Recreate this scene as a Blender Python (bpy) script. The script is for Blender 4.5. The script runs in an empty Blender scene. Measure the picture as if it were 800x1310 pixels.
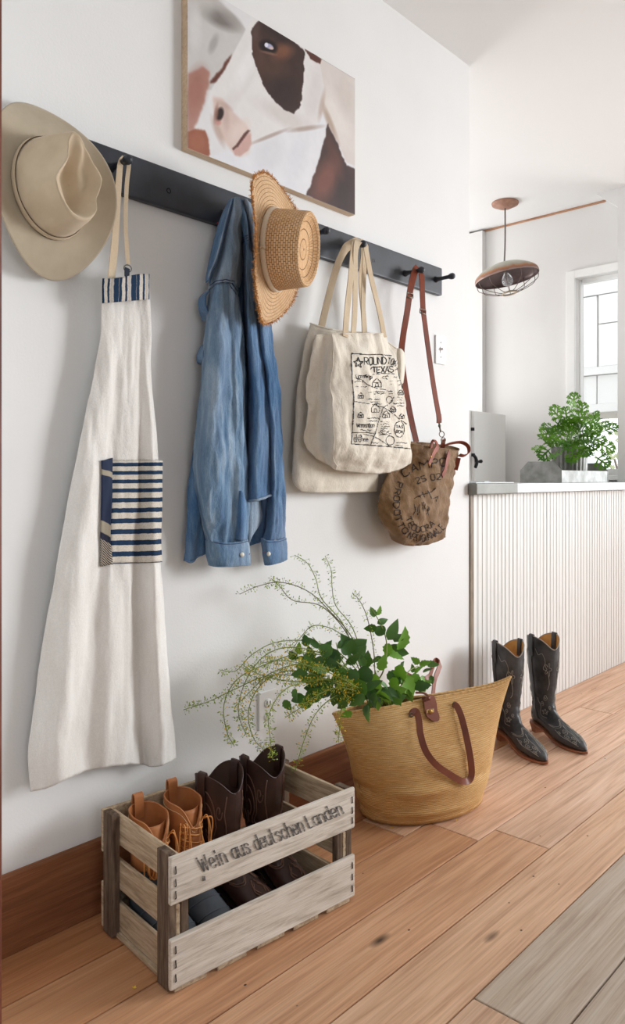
import bpy, bmesh, math, random
import numpy as np
from mathutils import Vector, Matrix, noise
random.seed(7); np.random.seed(7)
SC = bpy.context.scene
COL = SC.collection

# ---------------------------------------------------------------- camera
FPX, CX, HY = 970.0, 400.0, 612.0            # focal length (px of 800 wide), centre column, horizon row
CAMY, CAMH = -1.72, 1.10
TH = math.atan2(900.0, FPX)                  # angle between the view axis and the coat wall
FW = np.array([math.cos(TH), math.sin(TH)]); RT = np.array([math.sin(TH), -math.cos(TH)])
cd = bpy.data.cameras.new('camera'); cam = bpy.data.objects.new('camera', cd); COL.objects.link(cam)
cam.location = (0, CAMY, CAMH); cam.rotation_euler = (math.pi/2, 0, TH - math.pi/2)
cd.sensor_fit = 'HORIZONTAL'; cd.sensor_width = 36.0; cd.lens = FPX/800.0*36.0
cd.shift_y = -(655.0 - HY)/800.0; cd.clip_start = 0.02
SC.camera = cam

# ---------------------------------------------------------------- light
SC.view_settings.view_transform = 'Standard'; SC.view_settings.look = 'None'
SC.view_settings.gamma = 1.0; SC.view_settings.use_curve_mapping = False
SC.view_settings.exposure = 0.06
w = bpy.data.worlds.new('World'); SC.world = w; w.use_nodes = True
w.node_tree.nodes['Background'].inputs[0].default_value = (0.93, 0.97, 1.0, 1)
w.node_tree.nodes['Background'].inputs[1].default_value = 1.8
def area(name, loc, target, sx, sy, power, col=(1, 1, 1)):
    l = bpy.data.lights.new(name, 'AREA'); l.shape = 'RECTANGLE'; l.size = sx; l.size_y = sy
    l.energy = power; l.color = col
    o = bpy.data.objects.new(name, l); COL.objects.link(o); o.location = loc
    d = Vector(target) - Vector(loc); o.rotation_euler = d.to_track_quat('-Z', 'Y').to_euler()
    return o
key = area('daylight_front_window', (5.3, -3.35, 1.75), (1.3, 0, 1.05), 1.6, 1.7, 32, (0.955, 0.98, 1.0))
key.data.spread = math.radians(78)
area('daylight_end_window', (6.95, -1.7, 1.6), (2.2, -1.5, 0.2), 1.9, 1.6, 62, (0.94, 0.97, 1.0))
area('daylight_kitchen_window', (3.9, 2.55, 1.7), (3.9, 0, 1.7), 1.3, 1.2, 36, (0.98, 0.99, 1.0))
area('daylight_side_window', (-0.2, -3.55, 1.7), (-0.2, 0, 1.7), 1.5, 1.4, 5, (0.92, 0.96, 1.0))

# ---------------------------------------------------------------- geometry helpers
def P(px, py, y=0.0):
    "point of the vertical plane at the given y (y = 0 is the coat wall) seen at a position of the photograph"
    u = (px - CX)/FPX; v = (HY - py)/FPX
    d = FW + u*RT; t = (y - CAMY)/d[1]
    return np.array([t*d[0], y, CAMH + v*t])
def F(px, py, z=0.0):
    u = (px - CX)/FPX; t = (CAMH - z)*FPX/(py - HY)
    d = FW + u*RT
    return np.array([t*d[0], CAMY + t*d[1], z])
def PX(x, px, py):
    "point of the plane x = const"
    u = (px - CX)/FPX; v = (HY - py)/FPX
    d = FW + u*RT; t = x/d[0]
    return np.array([x, CAMY + t*d[1], CAMH + v*t])
def proj(p):
    p = np.asarray(p, float); q = p[..., :2] - np.array([0, CAMY])
    dep = q @ FW; r = q @ RT
    return np.stack([CX + FPX*r/dep, HY - FPX*(p[..., 2] - CAMH)/dep], -1)
def srgb(r, g, b):
    f = lambda c: (c/255/12.92) if c/255 <= 0.04045 else ((c/255 + 0.055)/1.055)**2.4
    return (f(r), f(g), f(b), 1.0)

ORG = {}
def tag(o, label=None, cat=None, group=None, kind=None):
    if label: o['label'] = label
    if cat: o['category'] = cat
    if group: o['group'] = group
    if kind: o['kind'] = kind
    return o
def thing(name, label, cat, loc=(0, 0, 0), rz=0.0, group=None):
    o = bpy.data.objects.new(name, None); COL.objects.link(o); o.empty_display_size = 0.05
    o.location = loc; o.rotation_euler = (0, 0, rz)
    tag(o, label, cat, group)
    ORG[o.name] = np.array(loc, float) if rz == 0 else None
    return o
def mesh(name, V, faces, mat, parent=None, smooth=True, uv=None, col=None, world=True, thick=0.0, off=0.0, autosharp=None):
    V = np.asarray(V, float).reshape(-1, 3)
    me = bpy.data.meshes.new(name)
    loc = np.zeros(3)
    if parent is None:
        loc = np.array([(V[:, 0].min() + V[:, 0].max())/2, (V[:, 1].min() + V[:, 1].max())/2, V[:, 2].min()])
    elif world and ORG.get(parent.name) is not None:
        loc = ORG[parent.name]
    W = V - loc
    me.from_pydata([tuple(v) for v in W], [], [tuple(int(i) for i in f) for f in faces])
    if uv is not None:
        ul = me.uv_layers.new(name='UVMap')
        li = np.zeros(len(me.loops), dtype=np.int32); me.loops.foreach_get('vertex_index', li)
        ul.data.foreach_set('uv', np.asarray(uv, np.float32)[li].ravel())
    if col is not None:
        ca = me.color_attributes.new('print', 'FLOAT_COLOR', 'POINT')
        ca.data.foreach_set('color', np.asarray(col, np.float32).ravel())
    if mat is not None: me.materials.append(mat)
    if smooth: me.polygons.foreach_set('use_smooth', [True]*len(me.polygons))
    me.update()
    if autosharp: me.set_sharp_from_angle(angle=math.radians(autosharp))
    o = bpy.data.objects.new(name, me); COL.objects.link(o)
    if parent is None: o.location = loc; ORG[o.name] = loc
    else: o.parent = parent; ORG[o.name] = ORG.get(parent.name)
    if thick:
        m = o.modifiers.new('thickness', 'SOLIDIFY'); m.thickness = thick; m.offset = off
    return o
class MB:
    "collects geometry of one mesh"
    def __init__(s): s.V = []; s.F = []; s.U = []
    def add(s, V, F, uv=None):
        n = len(s.V); s.V.extend([tuple(map(float, v)) for v in np.asarray(V, float).reshape(-1, 3)])
        s.F.extend([tuple(int(i) + n for i in f) for f in F])
        s.U.extend([tuple(u) for u in uv] if uv is not None else [(0.0, 0.0)]*(len(s.V) - n))
        return s
    def box(s, lo, hi, M=None):
        x0, y0, z0 = lo; x1, y1, z1 = hi
        V = [(x0,y0,z0),(x1,y0,z0),(x1,y1,z0),(x0,y1,z0),(x0,y0,z1),(x1,y0,z1),(x1,y1,z1),(x0,y1,z1)]
        if M is not None: V = [tuple(M @ Vector(v)) for v in V]
        return s.add(V, [(0,3,2,1),(4,5,6,7),(0,1,5,4),(1,2,6,5),(2,3,7,6),(3,0,4,7)])
    def bbox(s, lo, hi, b=0.003, M=None):
        "box with bevelled long edges"
        bm = bmesh.new(); bmesh.ops.create_cube(bm, size=1.0)
        for v in bm.verts:
            v.co = Vector([(lo[i] + hi[i])/2 + v.co[i]*(hi[i] - lo[i]) for i in range(3)])
        bmesh.ops.bevel(bm, geom=bm.edges[:], offset=b, segments=2, profile=0.6, affect='EDGES')
        bm.verts.index_update()
        V = [(M @ v.co if M is not None else v.co)[:] for v in bm.verts]; Fc = [[v.index for v in f.verts] for f in bm.faces]
        bm.free(); return s.add(V, Fc)
    def build(s, name, mat, parent=None, **k):
        if s.U and any(u != (0.0, 0.0) for u in s.U): k.setdefault('uv', s.U)
        return mesh(name, s.V, s.F, mat, parent, **k)
def gridfaces(nv, nu, closed=False, flip=False):
    Fc = []
    for i in range(nv - 1):
        for j in range(nu if closed else nu - 1):
            a = i*nu + j; b = i*nu + (j + 1) % nu; c = (i + 1)*nu + (j + 1) % nu; d = (i + 1)*nu + j
            Fc.append((a, d, c, b) if not flip else (a, b, c, d))
    return Fc
def griduv(nv, nu):
    vv, uu = np.meshgrid(np.linspace(0, 1, nv), np.linspace(0, 1, nu), indexing='ij')
    return np.stack([uu.ravel(), vv.ravel()], -1)
def grid(name, G, mat, parent=None, closed=False, cap0=False, cap1=False, flip=False, **k):
    nv, nu = G.shape[:2]
    V = G.reshape(-1, 3); Fc = gridfaces(nv, nu, closed, flip)
    if cap0: Fc.append(tuple(range(nu)) if not flip else tuple(range(nu))[::-1])
    if cap1:
        r = tuple(range((nv - 1)*nu, nv*nu)); Fc.append(r[::-1] if not flip else r)
    k.setdefault('uv', griduv(nv, nu))
    return mesh(name, V, Fc, mat, parent, **k)
def cr(pts, n, closed=False):
    "Catmull-Rom through the points (axis 0), n samples"
    p = np.asarray(pts, float); m = len(p)
    if m == 1: return np.repeat(p, n, 0)
    if closed: q = np.concatenate([p[-1:], p, p[:2]]); s = np.linspace(0, m, n, endpoint=False)
    else: q = np.concatenate([2*p[:1] - p[1:2], p, 2*p[-1:] - p[-2:-1]]); s = np.linspace(0, m - 1, n)
    i = np.minimum(s.astype(int), (m if closed else m - 1) - 1); t = (s - i).reshape((-1,) + (1,)*(p.ndim - 1))
    a, b, c, d = q[i], q[i+1], q[i+2], q[i+3]
    return 0.5*((2*b) + (c - a)*t + (2*a - 5*b + 4*c - d)*t*t + (3*b - a - 3*c + d)*t**3)
def frames(path):
    p = np.asarray(path, float); T = np.gradient(p, axis=0); T /= np.linalg.norm(T, axis=1, keepdims=True) + 1e-12
    n = np.cross(T[0], [0, 0, 1.0]);
    if np.linalg.norm(n) < 1e-3: n = np.cross(T[0], [0, 1.0, 0])
    n /= np.linalg.norm(n); N = [n]
    for i in range(1, len(p)):
        n = N[-1] - T[i]*np.dot(N[-1], T[i]); n /= np.linalg.norm(n) + 1e-12; N.append(n)
    N = np.array(N); return T, N, np.cross(T, N)
def tubeG(path, r, n=8):
    p = np.asarray(path, float); T, N, B = frames(p)
    r = np.broadcast_to(np.asarray(r, float), (len(p),))
    a = np.linspace(0, 2*np.pi, n, endpoint=False)
    return p[:, None] + r[:, None, None]*(np.cos(a)[None, :, None]*N[:, None] + np.sin(a)[None, :, None]*B[:, None])
def add_tube(mb, path, r, n=8, caps=True):
    G = tubeG(path, r, n); nv, nu = G.shape[:2]; Fc = gridfaces(nv, nu, True)
    if caps: Fc += [tuple(range(nu)), tuple(range((nv-1)*nu, nv*nu))[::-1]]
    mb.add(G.reshape(-1, 3), Fc, griduv(nv, nu)); return mb
def tube(name, path, r, mat, parent=None, n=8, **k):
    return add_tube(MB(), path, r, n).build(name, mat, parent, **k)
def add_ribbon(mb, path, wvec, width, thick):
    "flat strap along path; wvec = direction(s) of its width"
    p = np.asarray(path, float); n = len(p); T = np.gradient(p, axis=0); T /= np.linalg.norm(T, axis=1, keepdims=True) + 1e-12
    W = np.broadcast_to(np.asarray(wvec, float), p.shape); W = W - T*np.sum(W*T, 1, keepdims=True)
    W = W/(np.linalg.norm(W, axis=1, keepdims=True) + 1e-12); N = np.cross(T, W)
    h = np.broadcast_to(np.asarray(width, float)/2, (n,))[:, None]; k = thick/2
    R = np.stack([p - W*h*.96 - N*k, p + W*h*.96 - N*k, p + W*h, p + W*h*.96 + N*k, p - W*h*.96 + N*k, p - W*h], 1)
    Fc = gridfaces(n, 6, True) + [tuple(range(6)), tuple(range((n-1)*6, n*6))[::-1]]
    uv = griduv(n, 6); return mb.add(R.reshape(-1, 3), Fc, uv)
def ribbon(name, path, wvec, width, thick, mat, parent=None, **k):
    k.setdefault('autosharp', 50)
    return add_ribbon(MB(), path, wvec, width, thick).build(name, mat, parent, **k)
def lathe(prof, n=32, c=(0, 0, 0)):
    a = np.linspace(0, 2*np.pi, n, endpoint=False); p = np.asarray(prof, float)
    return np.stack([c[0] + p[:, :1]*np.cos(a), c[1] + p[:, :1]*np.sin(a), c[2] + np.repeat(p[:, 1:2], n, 1)], -1)
def fbm(x, y, z, o=3):
    return noise.fractal(Vector((x, y, z)), 1.0, 2.0, o)
def clothG(curves, k=6, nv=60, closed=False, wr=0.0, wf=(14, 14, 5), seed=0.0, folds=None):
    "surface through vertical fold lines; each line = list of (px, py, distance from the wall)"
    Cs = []
    for c in curves:
        q = cr(np.array(c, float), nv); Cs.append([P(a, b, -d) for a, b, d in q])
    Cs = np.array(Cs)                                   # curves x nv x 3
    n = len(Cs)*k if closed else (len(Cs) - 1)*k + 1
    G = cr(Cs, n, closed).transpose(1, 0, 2).copy()      # nv x nu x 3
    if wr:
        for i in range(G.shape[0]):
            for j in range(G.shape[1]):
                x, y, z = G[i, j]; G[i, j, 1] += wr*fbm(x*wf[0] + seed, y*wf[1], z*wf[2] + seed)
    if folds is not None:
        vv, uu = np.meshgrid(np.linspace(0, 1, G.shape[0]), np.linspace(0, 1, G.shape[1]), indexing='ij')
        G[..., 1] -= folds(uu, vv)
    return G
def surf(G, off=0.0012, res=220):
    "maps positions of the photograph to points lying on the given surface grid"
    nv, nu = G.shape[:2]
    H = cr(G, min(res, nv*4)); H = cr(H.transpose(1, 0, 2), min(res, nu*5)).transpose(1, 0, 2)
    N = np.cross(np.gradient(H, axis=1), np.gradient(H, axis=0)); N /= np.linalg.norm(N, axis=2, keepdims=True) + 1e-12
    camp = np.array([0, CAMY, CAMH]); s = np.sign(np.sum(N*(camp - H), -1, keepdims=True)); N = N*s
    Q = proj(H).reshape(-1, 2); Hf = (H + N*off).reshape(-1, 3)
    def S(pts):
        pts = np.asarray(pts, float).reshape(-1, 2)
        return np.array([Hf[np.argmin(((Q - p)**2).sum(1))] for p in pts])
    return S
def surfuv(G, off=0.0012):
    nv, nu = G.shape[:2]
    N = np.cross(np.gradient(G, axis=1), np.gradient(G, axis=0)); N /= np.linalg.norm(N, axis=2, keepdims=True) + 1e-12
    def S(pts, off=off):
        out = []
        for u, v in np.asarray(pts, float).reshape(-1, 2):
            a = min(max(u, 0), 1)*(nu - 1); b = min(max(v, 0), 1)*(nv - 1)
            j = min(int(a), nu - 2); i = min(int(b), nv - 2); fa, fb = a - j, b - i
            f = lambda A: (A[i, j]*(1-fa) + A[i, j+1]*fa)*(1-fb) + (A[i+1, j]*(1-fa) + A[i+1, j+1]*fa)*fb
            out.append(f(G) + f(N)*off)
        return np.array(out)
    return S
def resamp(pl, step):
    pl = np.asarray(pl, float); out = [pl[0]]
    for a, b in zip(pl[:-1], pl[1:]):
        n = max(1, int(np.hypot(*(b - a))/step))
        for i in range(1, n + 1): out.append(a + (b - a)*i/n)
    return np.array(out)
def ink(name, S, lines, width, mat, parent, step=1.5, nib=None):
    "pen strokes (polylines in the space S understands) laid on a surface; nib(dx, dy) gives the width by direction"
    mb = MB()
    for pl in lines:
        wd = width
        if isinstance(pl, tuple): pl, wd = pl
        p = resamp(pl, step)
        if len(p) < 2: continue
        T = np.gradient(p, axis=0); L = np.hypot(T[:, 0], T[:, 1]) + 1e-9; T = T/L[:, None]
        hw = np.array([(nib(*t) if nib else wd) for t in T])/2
        Nn = np.stack([-T[:, 1], T[:, 0]], -1)*hw[:, None]
        A = S(p + Nn); B = S(p - Nn); n = len(p)
        mb.add(np.concatenate([A, B]), [(i, i + 1, n + i + 1, n + i) for i in range(n - 1)])
    return mb.build(name, mat, parent, smooth=False)
GL = {'A':'00 26 40;12 32','B':'00 06 36 45 44 33 03;33 42 41 30 00','C':'45 36 16 05 01 10 30 41','D':'00 06 26 44 42 20 00','E':'40 00 06 46;03 33',
 'F':'00 06 46;03 33','G':'45 36 16 05 01 10 30 41 43 23','H':'00 06;40 46;03 43','I':'20 26','L':'06 00 40','M':'00 06 23 46 40','N':'00 06 40 46',
 'O':'10 30 41 45 36 16 05 01 10','P':'00 06 36 45 44 33 03','R':'00 06 36 45 44 33 03;23 40','S':'45 36 16 05 04 13 33 42 41 30 10 01','T':'06 46;26 20',
 'U':'06 01 10 30 41 46','V':'06 20 46','W':'06 10 25 30 46','X':'00 46;06 40','Y':'06 23 46;23 20','0':'10 30 41 45 36 16 05 01 10','2':'05 16 36 45 44 00 40',
 '5':'46 06 03 33 42 41 30 10 01','.':'13 23','a':'44 14 03 01 10 30 41;44 40','c':'43 34 14 03 01 10 30 41','e':'02 42 43 34 14 03 01 10 30 41',
 'g':'43 34 14 03 12 42;44 40 30 10','i':'20 24;25 26','m':'00 04;03 14 24 20;23 34 44 40','n':'00 04;03 14 34 43 40','r':'00 04;03 14 34 43','t':'16 11 20 40;04 34',
 'o':'10 30 41 43 34 14 03 01 10','s':'43 34 14 03 32 41 30 10 01','d':'44 14 03 01 10 30 41;46 40','h':'06 00;03 14 34 43 40','u':'04 01 10 30 41;44 40','y':'04 20 44;20 10'}
def glyph(ch):
    if ch not in GL: return []
    return [[(int(a[0])/4.0, int(a[1])/6.0) for a in pl.split()] for pl in GL[ch].split(';')]
WD = {'W': 1.45, 'M': 1.3, 'm': 1.4, 'i': .6, 'I': .55, 't': .8, 'r': .85, '.': .5}
def textpath(s, path, h, wratio=0.62, gap=0.3):
    "letters of height h standing along a polyline (y grows downward, as in a photograph); spread over its whole length"
    p = resamp(path, 0.5); L = np.concatenate([[0], np.cumsum(np.hypot(*np.diff(p, axis=0).T))])
    ws = [WD.get(c, 1.0) for c in s]; unit = L[-1]/sum(ws); st = np.concatenate([[0], np.cumsum(ws)])*unit; out = []
    for i, ch in enumerate(s):
        adv = ws[i]*unit
        for pl in glyph(ch):
            q = []
            for gx, gy in pl:
                d = st[i] + gap/2*unit + gx*(adv - gap*unit)
                x = np.interp(d, L, p[:, 0]); y = np.interp(d, L, p[:, 1])
                d0 = st[i] + .5*adv; e = adv*.4
                tx = np.interp(d0 + e, L, p[:, 0]) - np.interp(d0 - e, L, p[:, 0]); ty = np.interp(d0 + e, L, p[:, 1]) - np.interp(d0 - e, L, p[:, 1])
                l = math.hypot(tx, ty) + 1e-9
                q.append((x + ty/l*gy*h, y - tx/l*gy*h))
            out.append(q)
    return out

# ---------------------------------------------------------------- materials
def nodes(name):
    m = bpy.data.materials.new(name); m.use_nodes = True; nt = m.node_tree
    return m, nt, nt.nodes['Principled BSDF']
def N(nt, t, **k):
    n = nt.nodes.new(t)
    for a, b in k.items():
        if a in n.inputs.keys(): n.inputs[a].default_value = b
        else: setattr(n, a, b)
    return n
def mixc(nt, fac, a, b, mode='MIX'):
    m = nt.nodes.new('ShaderNodeMix'); m.data_type = 'RGBA'; m.blend_type = mode
    for i, v in ((0, fac), (6, a), (7, b)):
        if hasattr(v, 'links'): nt.links.new(v, m.inputs[i])
        else: m.inputs[i].default_value = v
    return m.outputs[2]
def ramp(nt, src, stops):
    r = nt.nodes.new('ShaderNodeValToRGB'); e = r.color_ramp.elements
    while len(e) < len(stops): e.new(0.5)
    for el, (p, c) in zip(e, stops): el.position = p; el.color = c if len(c) == 4 else (*c, 1)
    nt.links.new(src, r.inputs[0]); return r.outputs[0]
def tex(nt, coord='Object', scale=(1, 1, 1), rot=(0, 0, 0), loc=(0, 0, 0)):
    if coord == 'World': src = N(nt, 'ShaderNodeNewGeometry').outputs['Position']
    else: src = N(nt, 'ShaderNodeTexCoord').outputs[coord]
    mp = N(nt, 'ShaderNodeMapping'); mp.inputs['Scale'].default_value = scale; mp.inputs['Rotation'].default_value = rot; mp.inputs['Location'].default_value = loc
    nt.links.new(src, mp.inputs[0]); return mp.outputs[0]
def noiseT(nt, vec, scale=5, detail=4, rough=0.55, dist=0.0):
    n = N(nt, 'ShaderNodeTexNoise'); n.inputs['Scale'].default_value = scale; n.inputs['Detail'].default_value = detail
    n.inputs['Roughness'].default_value = rough; n.inputs['Distortion'].default_value = dist
    nt.links.new(vec, n.inputs['Vector']); return n.outputs['Fac']
def bump(nt, bs, src, strength=0.2, dist=0.002, prev=None):
    b = N(nt, 'ShaderNodeBump'); b.inputs['Strength'].default_value = strength; b.inputs['Distance'].default_value = dist
    nt.links.new(src, b.inputs['Height'])
    if prev is not None: nt.links.new(prev, b.inputs['Normal'])
    nt.links.new(b.outputs[0], bs.inputs['Normal']); return b.outputs[0]
BW = ((0, 0, 0), (1, 1, 1))
def basic(name, c1, c2=None, rough=0.6, metal=0.0, nscale=6, stretch=(1, 1, 1), bstr=0.0, bscale=80, bdist=0.002, coord='Object', lo=0.35, hi=0.65, spec=0.4, sheen=0.0, sss=0.0):
    m, nt, bs = nodes(name)
    bs.inputs['Roughness'].default_value = rough; bs.inputs['Metallic'].default_value = metal
    bs.inputs['Specular IOR Level'].default_value = spec
    if sheen: bs.inputs['Sheen Weight'].default_value = sheen
    v = tex(nt, coord, stretch)
    if c2 is not None:
        f = noiseT(nt, v, nscale); nt.links.new(ramp(nt, f, [(lo, c1), (hi, c2)]), bs.inputs['Base Color'])
    else: bs.inputs['Base Color'].default_value = c1
    if bstr: bump(nt, bs, noiseT(nt, v, bscale, 3), bstr, bdist)
    return m
def fabric(name, c1, c2, weave=900, wr=(8, 8, 3), rough=0.9, bstr=0.25, nb=0.35):
    m, nt, bs = nodes(name); bs.inputs['Roughness'].default_value = rough; bs.inputs['Specular IOR Level'].default_value = 0.15
    bs.inputs['Sheen Weight'].default_value = 0.15
    v = tex(nt, 'Object', wr); f = noiseT(nt, v, 3, 5, 0.6)
    v2 = tex(nt, 'Object'); f2 = noiseT(nt, v2, weave*.35, 2)
    c = ramp(nt, f, [(0.3, c1), (0.7, c2)])
    c = mixc(nt, 0.12, c, ramp(nt, f2, [(0.35, (.35, .35, .35, 1)), (0.65, (1, 1, 1, 1))]), 'MULTIPLY')
    nt.links.new(c, bs.inputs['Base Color'])
    b = bump(nt, bs, noiseT(nt, tex(nt, 'Object', (1, 1, .6)), 55, 5, 0.65), nb, 0.004)
    bump(nt, bs, f2, bstr, 0.0006, b)
    return m
M = {}
M['wall'] = basic('white_plaster', (0.82, 0.82, 0.815, 1), (0.85, 0.85, 0.845, 1), rough=0.75, bstr=0.35, bscale=150, bdist=0.0012, nscale=2, coord='World', spec=0.2)
M['ceil'] = basic('white_ceiling_paint', (0.86, 0.86, 0.86, 1), rough=0.85, coord='World')
M['dimwall'] = basic('dim_unseen_wall', (.36, .34, .32, 1), (.40, .38, .36, 1), rough=.85, nscale=2, coord='World')  # dark tone picked for the unseen walls to cut bounced fill light
M['kwall'] = basic('kitchen_paint', (0.78, 0.765, 0.75, 1), (0.8, 0.785, 0.77, 1), rough=0.8, nscale=2, coord='World')
M['white'] = basic('white_gloss_paint', (0.84, 0.83, 0.81, 1), rough=0.4)
M['trimwhite'] = basic('white_casing_paint', (0.9, 0.9, 0.89, 1), rough=0.4)
def wood(name, dark, mid, light, grain=(1.2, 22, 22), rough=0.45, use_obj=False, bstr=0.15, knots=True, spec=0.35, coord='World', wear=None):
    m, nt, bs = nodes(name); bs.inputs['Specular IOR Level'].default_value = spec
    oi = N(nt, 'ShaderNodeObjectInfo')
    src = N(nt, 'ShaderNodeNewGeometry').outputs['Position'] if coord == 'World' else N(nt, 'ShaderNodeTexCoord').outputs[coord]
    add = N(nt, 'ShaderNodeVectorMath', operation='MULTIPLY_ADD'); nt.links.new(oi.outputs['Random'], add.inputs[0])
    add.inputs[1].default_value = (13.7, 5.3, 9.1); nt.links.new(src, add.inputs[2])
    def mp(sc):
        q = N(nt, 'ShaderNodeMapping'); q.inputs['Scale'].default_value = sc; nt.links.new(add.outputs[0], q.inputs[0]); return q.outputs[0]
    g = noiseT(nt, mp(grain), 3.0, 6, 0.6, 0.6); g2 = noiseT(nt, mp((grain[0]*.8, grain[1]*5, grain[2]*5)), 3.0, 3, 0.6)
    big = noiseT(nt, mp((grain[0]*.5, grain[1]*.13, grain[2]*.13)), 2.0, 3, 0.5, 0.5)
    c = ramp(nt, g, [(0.25, dark), (0.5, mid), (0.75, light)])
    c = mixc(nt, 0.28, c, ramp(nt, g2, [(0.35, (.42, .38, .36, 1)), (0.6, (1, 1, 1, 1))]), 'MULTIPLY')
    c = mixc(nt, 0.30, c, ramp(nt, big, [(0.3, (.55, .5, .47, 1)), (0.6, (1, 1, 1, 1))]), 'MULTIPLY')
    if use_obj: c = mixc(nt, 1.0, c, oi.outputs['Color'], 'MULTIPLY')
    if knots:
        vo = N(nt, 'ShaderNodeTexVoronoi'); vo.inputs['Scale'].default_value = 1.0
        nt.links.new(mp((grain[0]*1.9, 5.0, 5.0)), vo.inputs['Vector'])
        c = mixc(nt, ramp(nt, vo.outputs['Distance'], [(0.02, (1, 1, 1, 1)), (0.075, (0, 0, 0, 1))]), c, (0.045, 0.022, 0.012, 1))
        vo2 = N(nt, 'ShaderNodeTexVoronoi'); vo2.inputs['Scale'].default_value = 1.0
        nt.links.new(mp((9.0, 12.0, 12.0)), vo2.inputs['Vector'])
        c = mixc(nt, ramp(nt, vo2.outputs['Distance'], [(0.025, (1, 1, 1, 1)), (0.04, (0, 0, 0, 1))]), c, (0.03, 0.018, 0.012, 1))
    if wear is not None:
        c = mixc(nt, ramp(nt, noiseT(nt, mp((3, 6, 6)), 4.0, 5, .7), [(0.45, (0, 0, 0, 1)), (0.7, (1, 1, 1, 1))]), c, wear)
    nt.links.new(c, bs.inputs['Base Color'])
    rr = ramp(nt, g, [(0.2, (rough + .12,)*3), (0.8, (rough - .06,)*3)]); nt.links.new(rr, bs.inputs['Roughness'])
    b = bump(nt, bs, g2, bstr, 0.001); bump(nt, bs, g, bstr, 0.002, b)
    return m
M['floor'] = wood('pine_floorboards', srgb(186, 148, 120), srgb(220, 186, 156), srgb(236, 208, 182), grain=(0.9, 16, 16), rough=0.42, use_obj=True)
M['baseboard'] = wood('rough_cedar', srgb(112, 68, 42), srgb(142, 90, 58), srgb(164, 110, 74), grain=(1.0, 20, 20), rough=0.7, knots=False, bstr=0.35)
M['crate'] = wood('weathered_crate_wood', srgb(140, 118, 96), srgb(196, 174, 146), srgb(218, 200, 174), grain=(30, 3, 34), rough=0.8, knots=False, bstr=0.5, spec=.2, coord='Object')
M['crate_front'] = wood('bleached_crate_wood', srgb(176, 164, 150), srgb(224, 216, 204), srgb(240, 235, 226), grain=(3, 30, 30), rough=0.82, knots=False, bstr=0.45, spec=.2, coord='Object')
M['crate_dark'] = wood('dark_crate_wood', srgb(64, 50, 42), srgb(108, 90, 76), srgb(140, 122, 104), grain=(26, 26, 3), rough=0.8, knots=False, bstr=0.5, spec=.2, coord='Object')
# ================================================================ the setting
H = 2.87; XE = 2.843; XK = 4.80
def struct(o): o['kind'] = 'structure'; return o
def wallbox(mb, lo, hi): mb.box(lo, hi); return mb
# --- floor of separate boards running along the coat wall
subf = struct(MB().box((-2.0, -3.6, -0.06), (7.0, 2.6, -0.022)).build('floor', basic('subfloor', (0.03, 0.02, 0.015, 1)), smooth=False))
JY = [0.0, -0.174, -0.341, -0.522, -0.703, -0.877, -1.062, -1.24, -1.42, -1.6, -1.78, -1.96, -2.14, -2.32, -2.5, -2.68, -2.86, -3.04, -3.22, -3.4, -3.58]
BUTT = {0: [0.62, 2.9, 5.0], 1: [1.9, 3.55, 5.6], 2: [-0.6, 2.03, 4.3], 3: [0.2, 2.13, 4.6], 4: [-0.3, 2.9, 5.1], 5: [1.409, 3.9], 6: [0.55, 2.6, 4.7]}
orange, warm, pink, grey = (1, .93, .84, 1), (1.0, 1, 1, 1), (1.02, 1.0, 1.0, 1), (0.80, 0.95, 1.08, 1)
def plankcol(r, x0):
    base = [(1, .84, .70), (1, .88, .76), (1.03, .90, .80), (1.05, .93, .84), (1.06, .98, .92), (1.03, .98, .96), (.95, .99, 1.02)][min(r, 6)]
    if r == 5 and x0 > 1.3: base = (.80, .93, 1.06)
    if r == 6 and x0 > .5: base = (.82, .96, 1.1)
    if x0 > 1.85: base = (min(1.08, base[0]*1.06), base[1]*1.10, base[2]*1.22)  # floor glare put into the colour: paler, pinker boards farther along
    if r <= 4 and x0 < 1.0: q = (.78, .82, .88, .94, .98)[r]; base = (base[0]*q, base[1]*q*q, base[2]*q**3)  # browner boards here, with the dimmer light at this end put into their colour
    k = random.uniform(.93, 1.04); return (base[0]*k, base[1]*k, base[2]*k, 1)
for r in range(len(JY) - 1):
    xs = [-2.0] + BUTT.get(r, sorted([random.uniform(-.8, .6), random.uniform(1.2, 3), random.uniform(3.6, 5.6)])) + [7.0]
    for x0, x1 in zip(xs[:-1], xs[1:]):
        dz = random.uniform(-.0008, .0)
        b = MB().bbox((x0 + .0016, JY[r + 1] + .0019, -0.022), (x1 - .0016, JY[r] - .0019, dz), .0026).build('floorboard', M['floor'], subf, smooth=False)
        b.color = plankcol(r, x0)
MB().box((XE, 0.001, -0.022), (XK, 2.6, 0.0)).build('kitchen_floor', M['floor'], subf, smooth=False)
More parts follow.
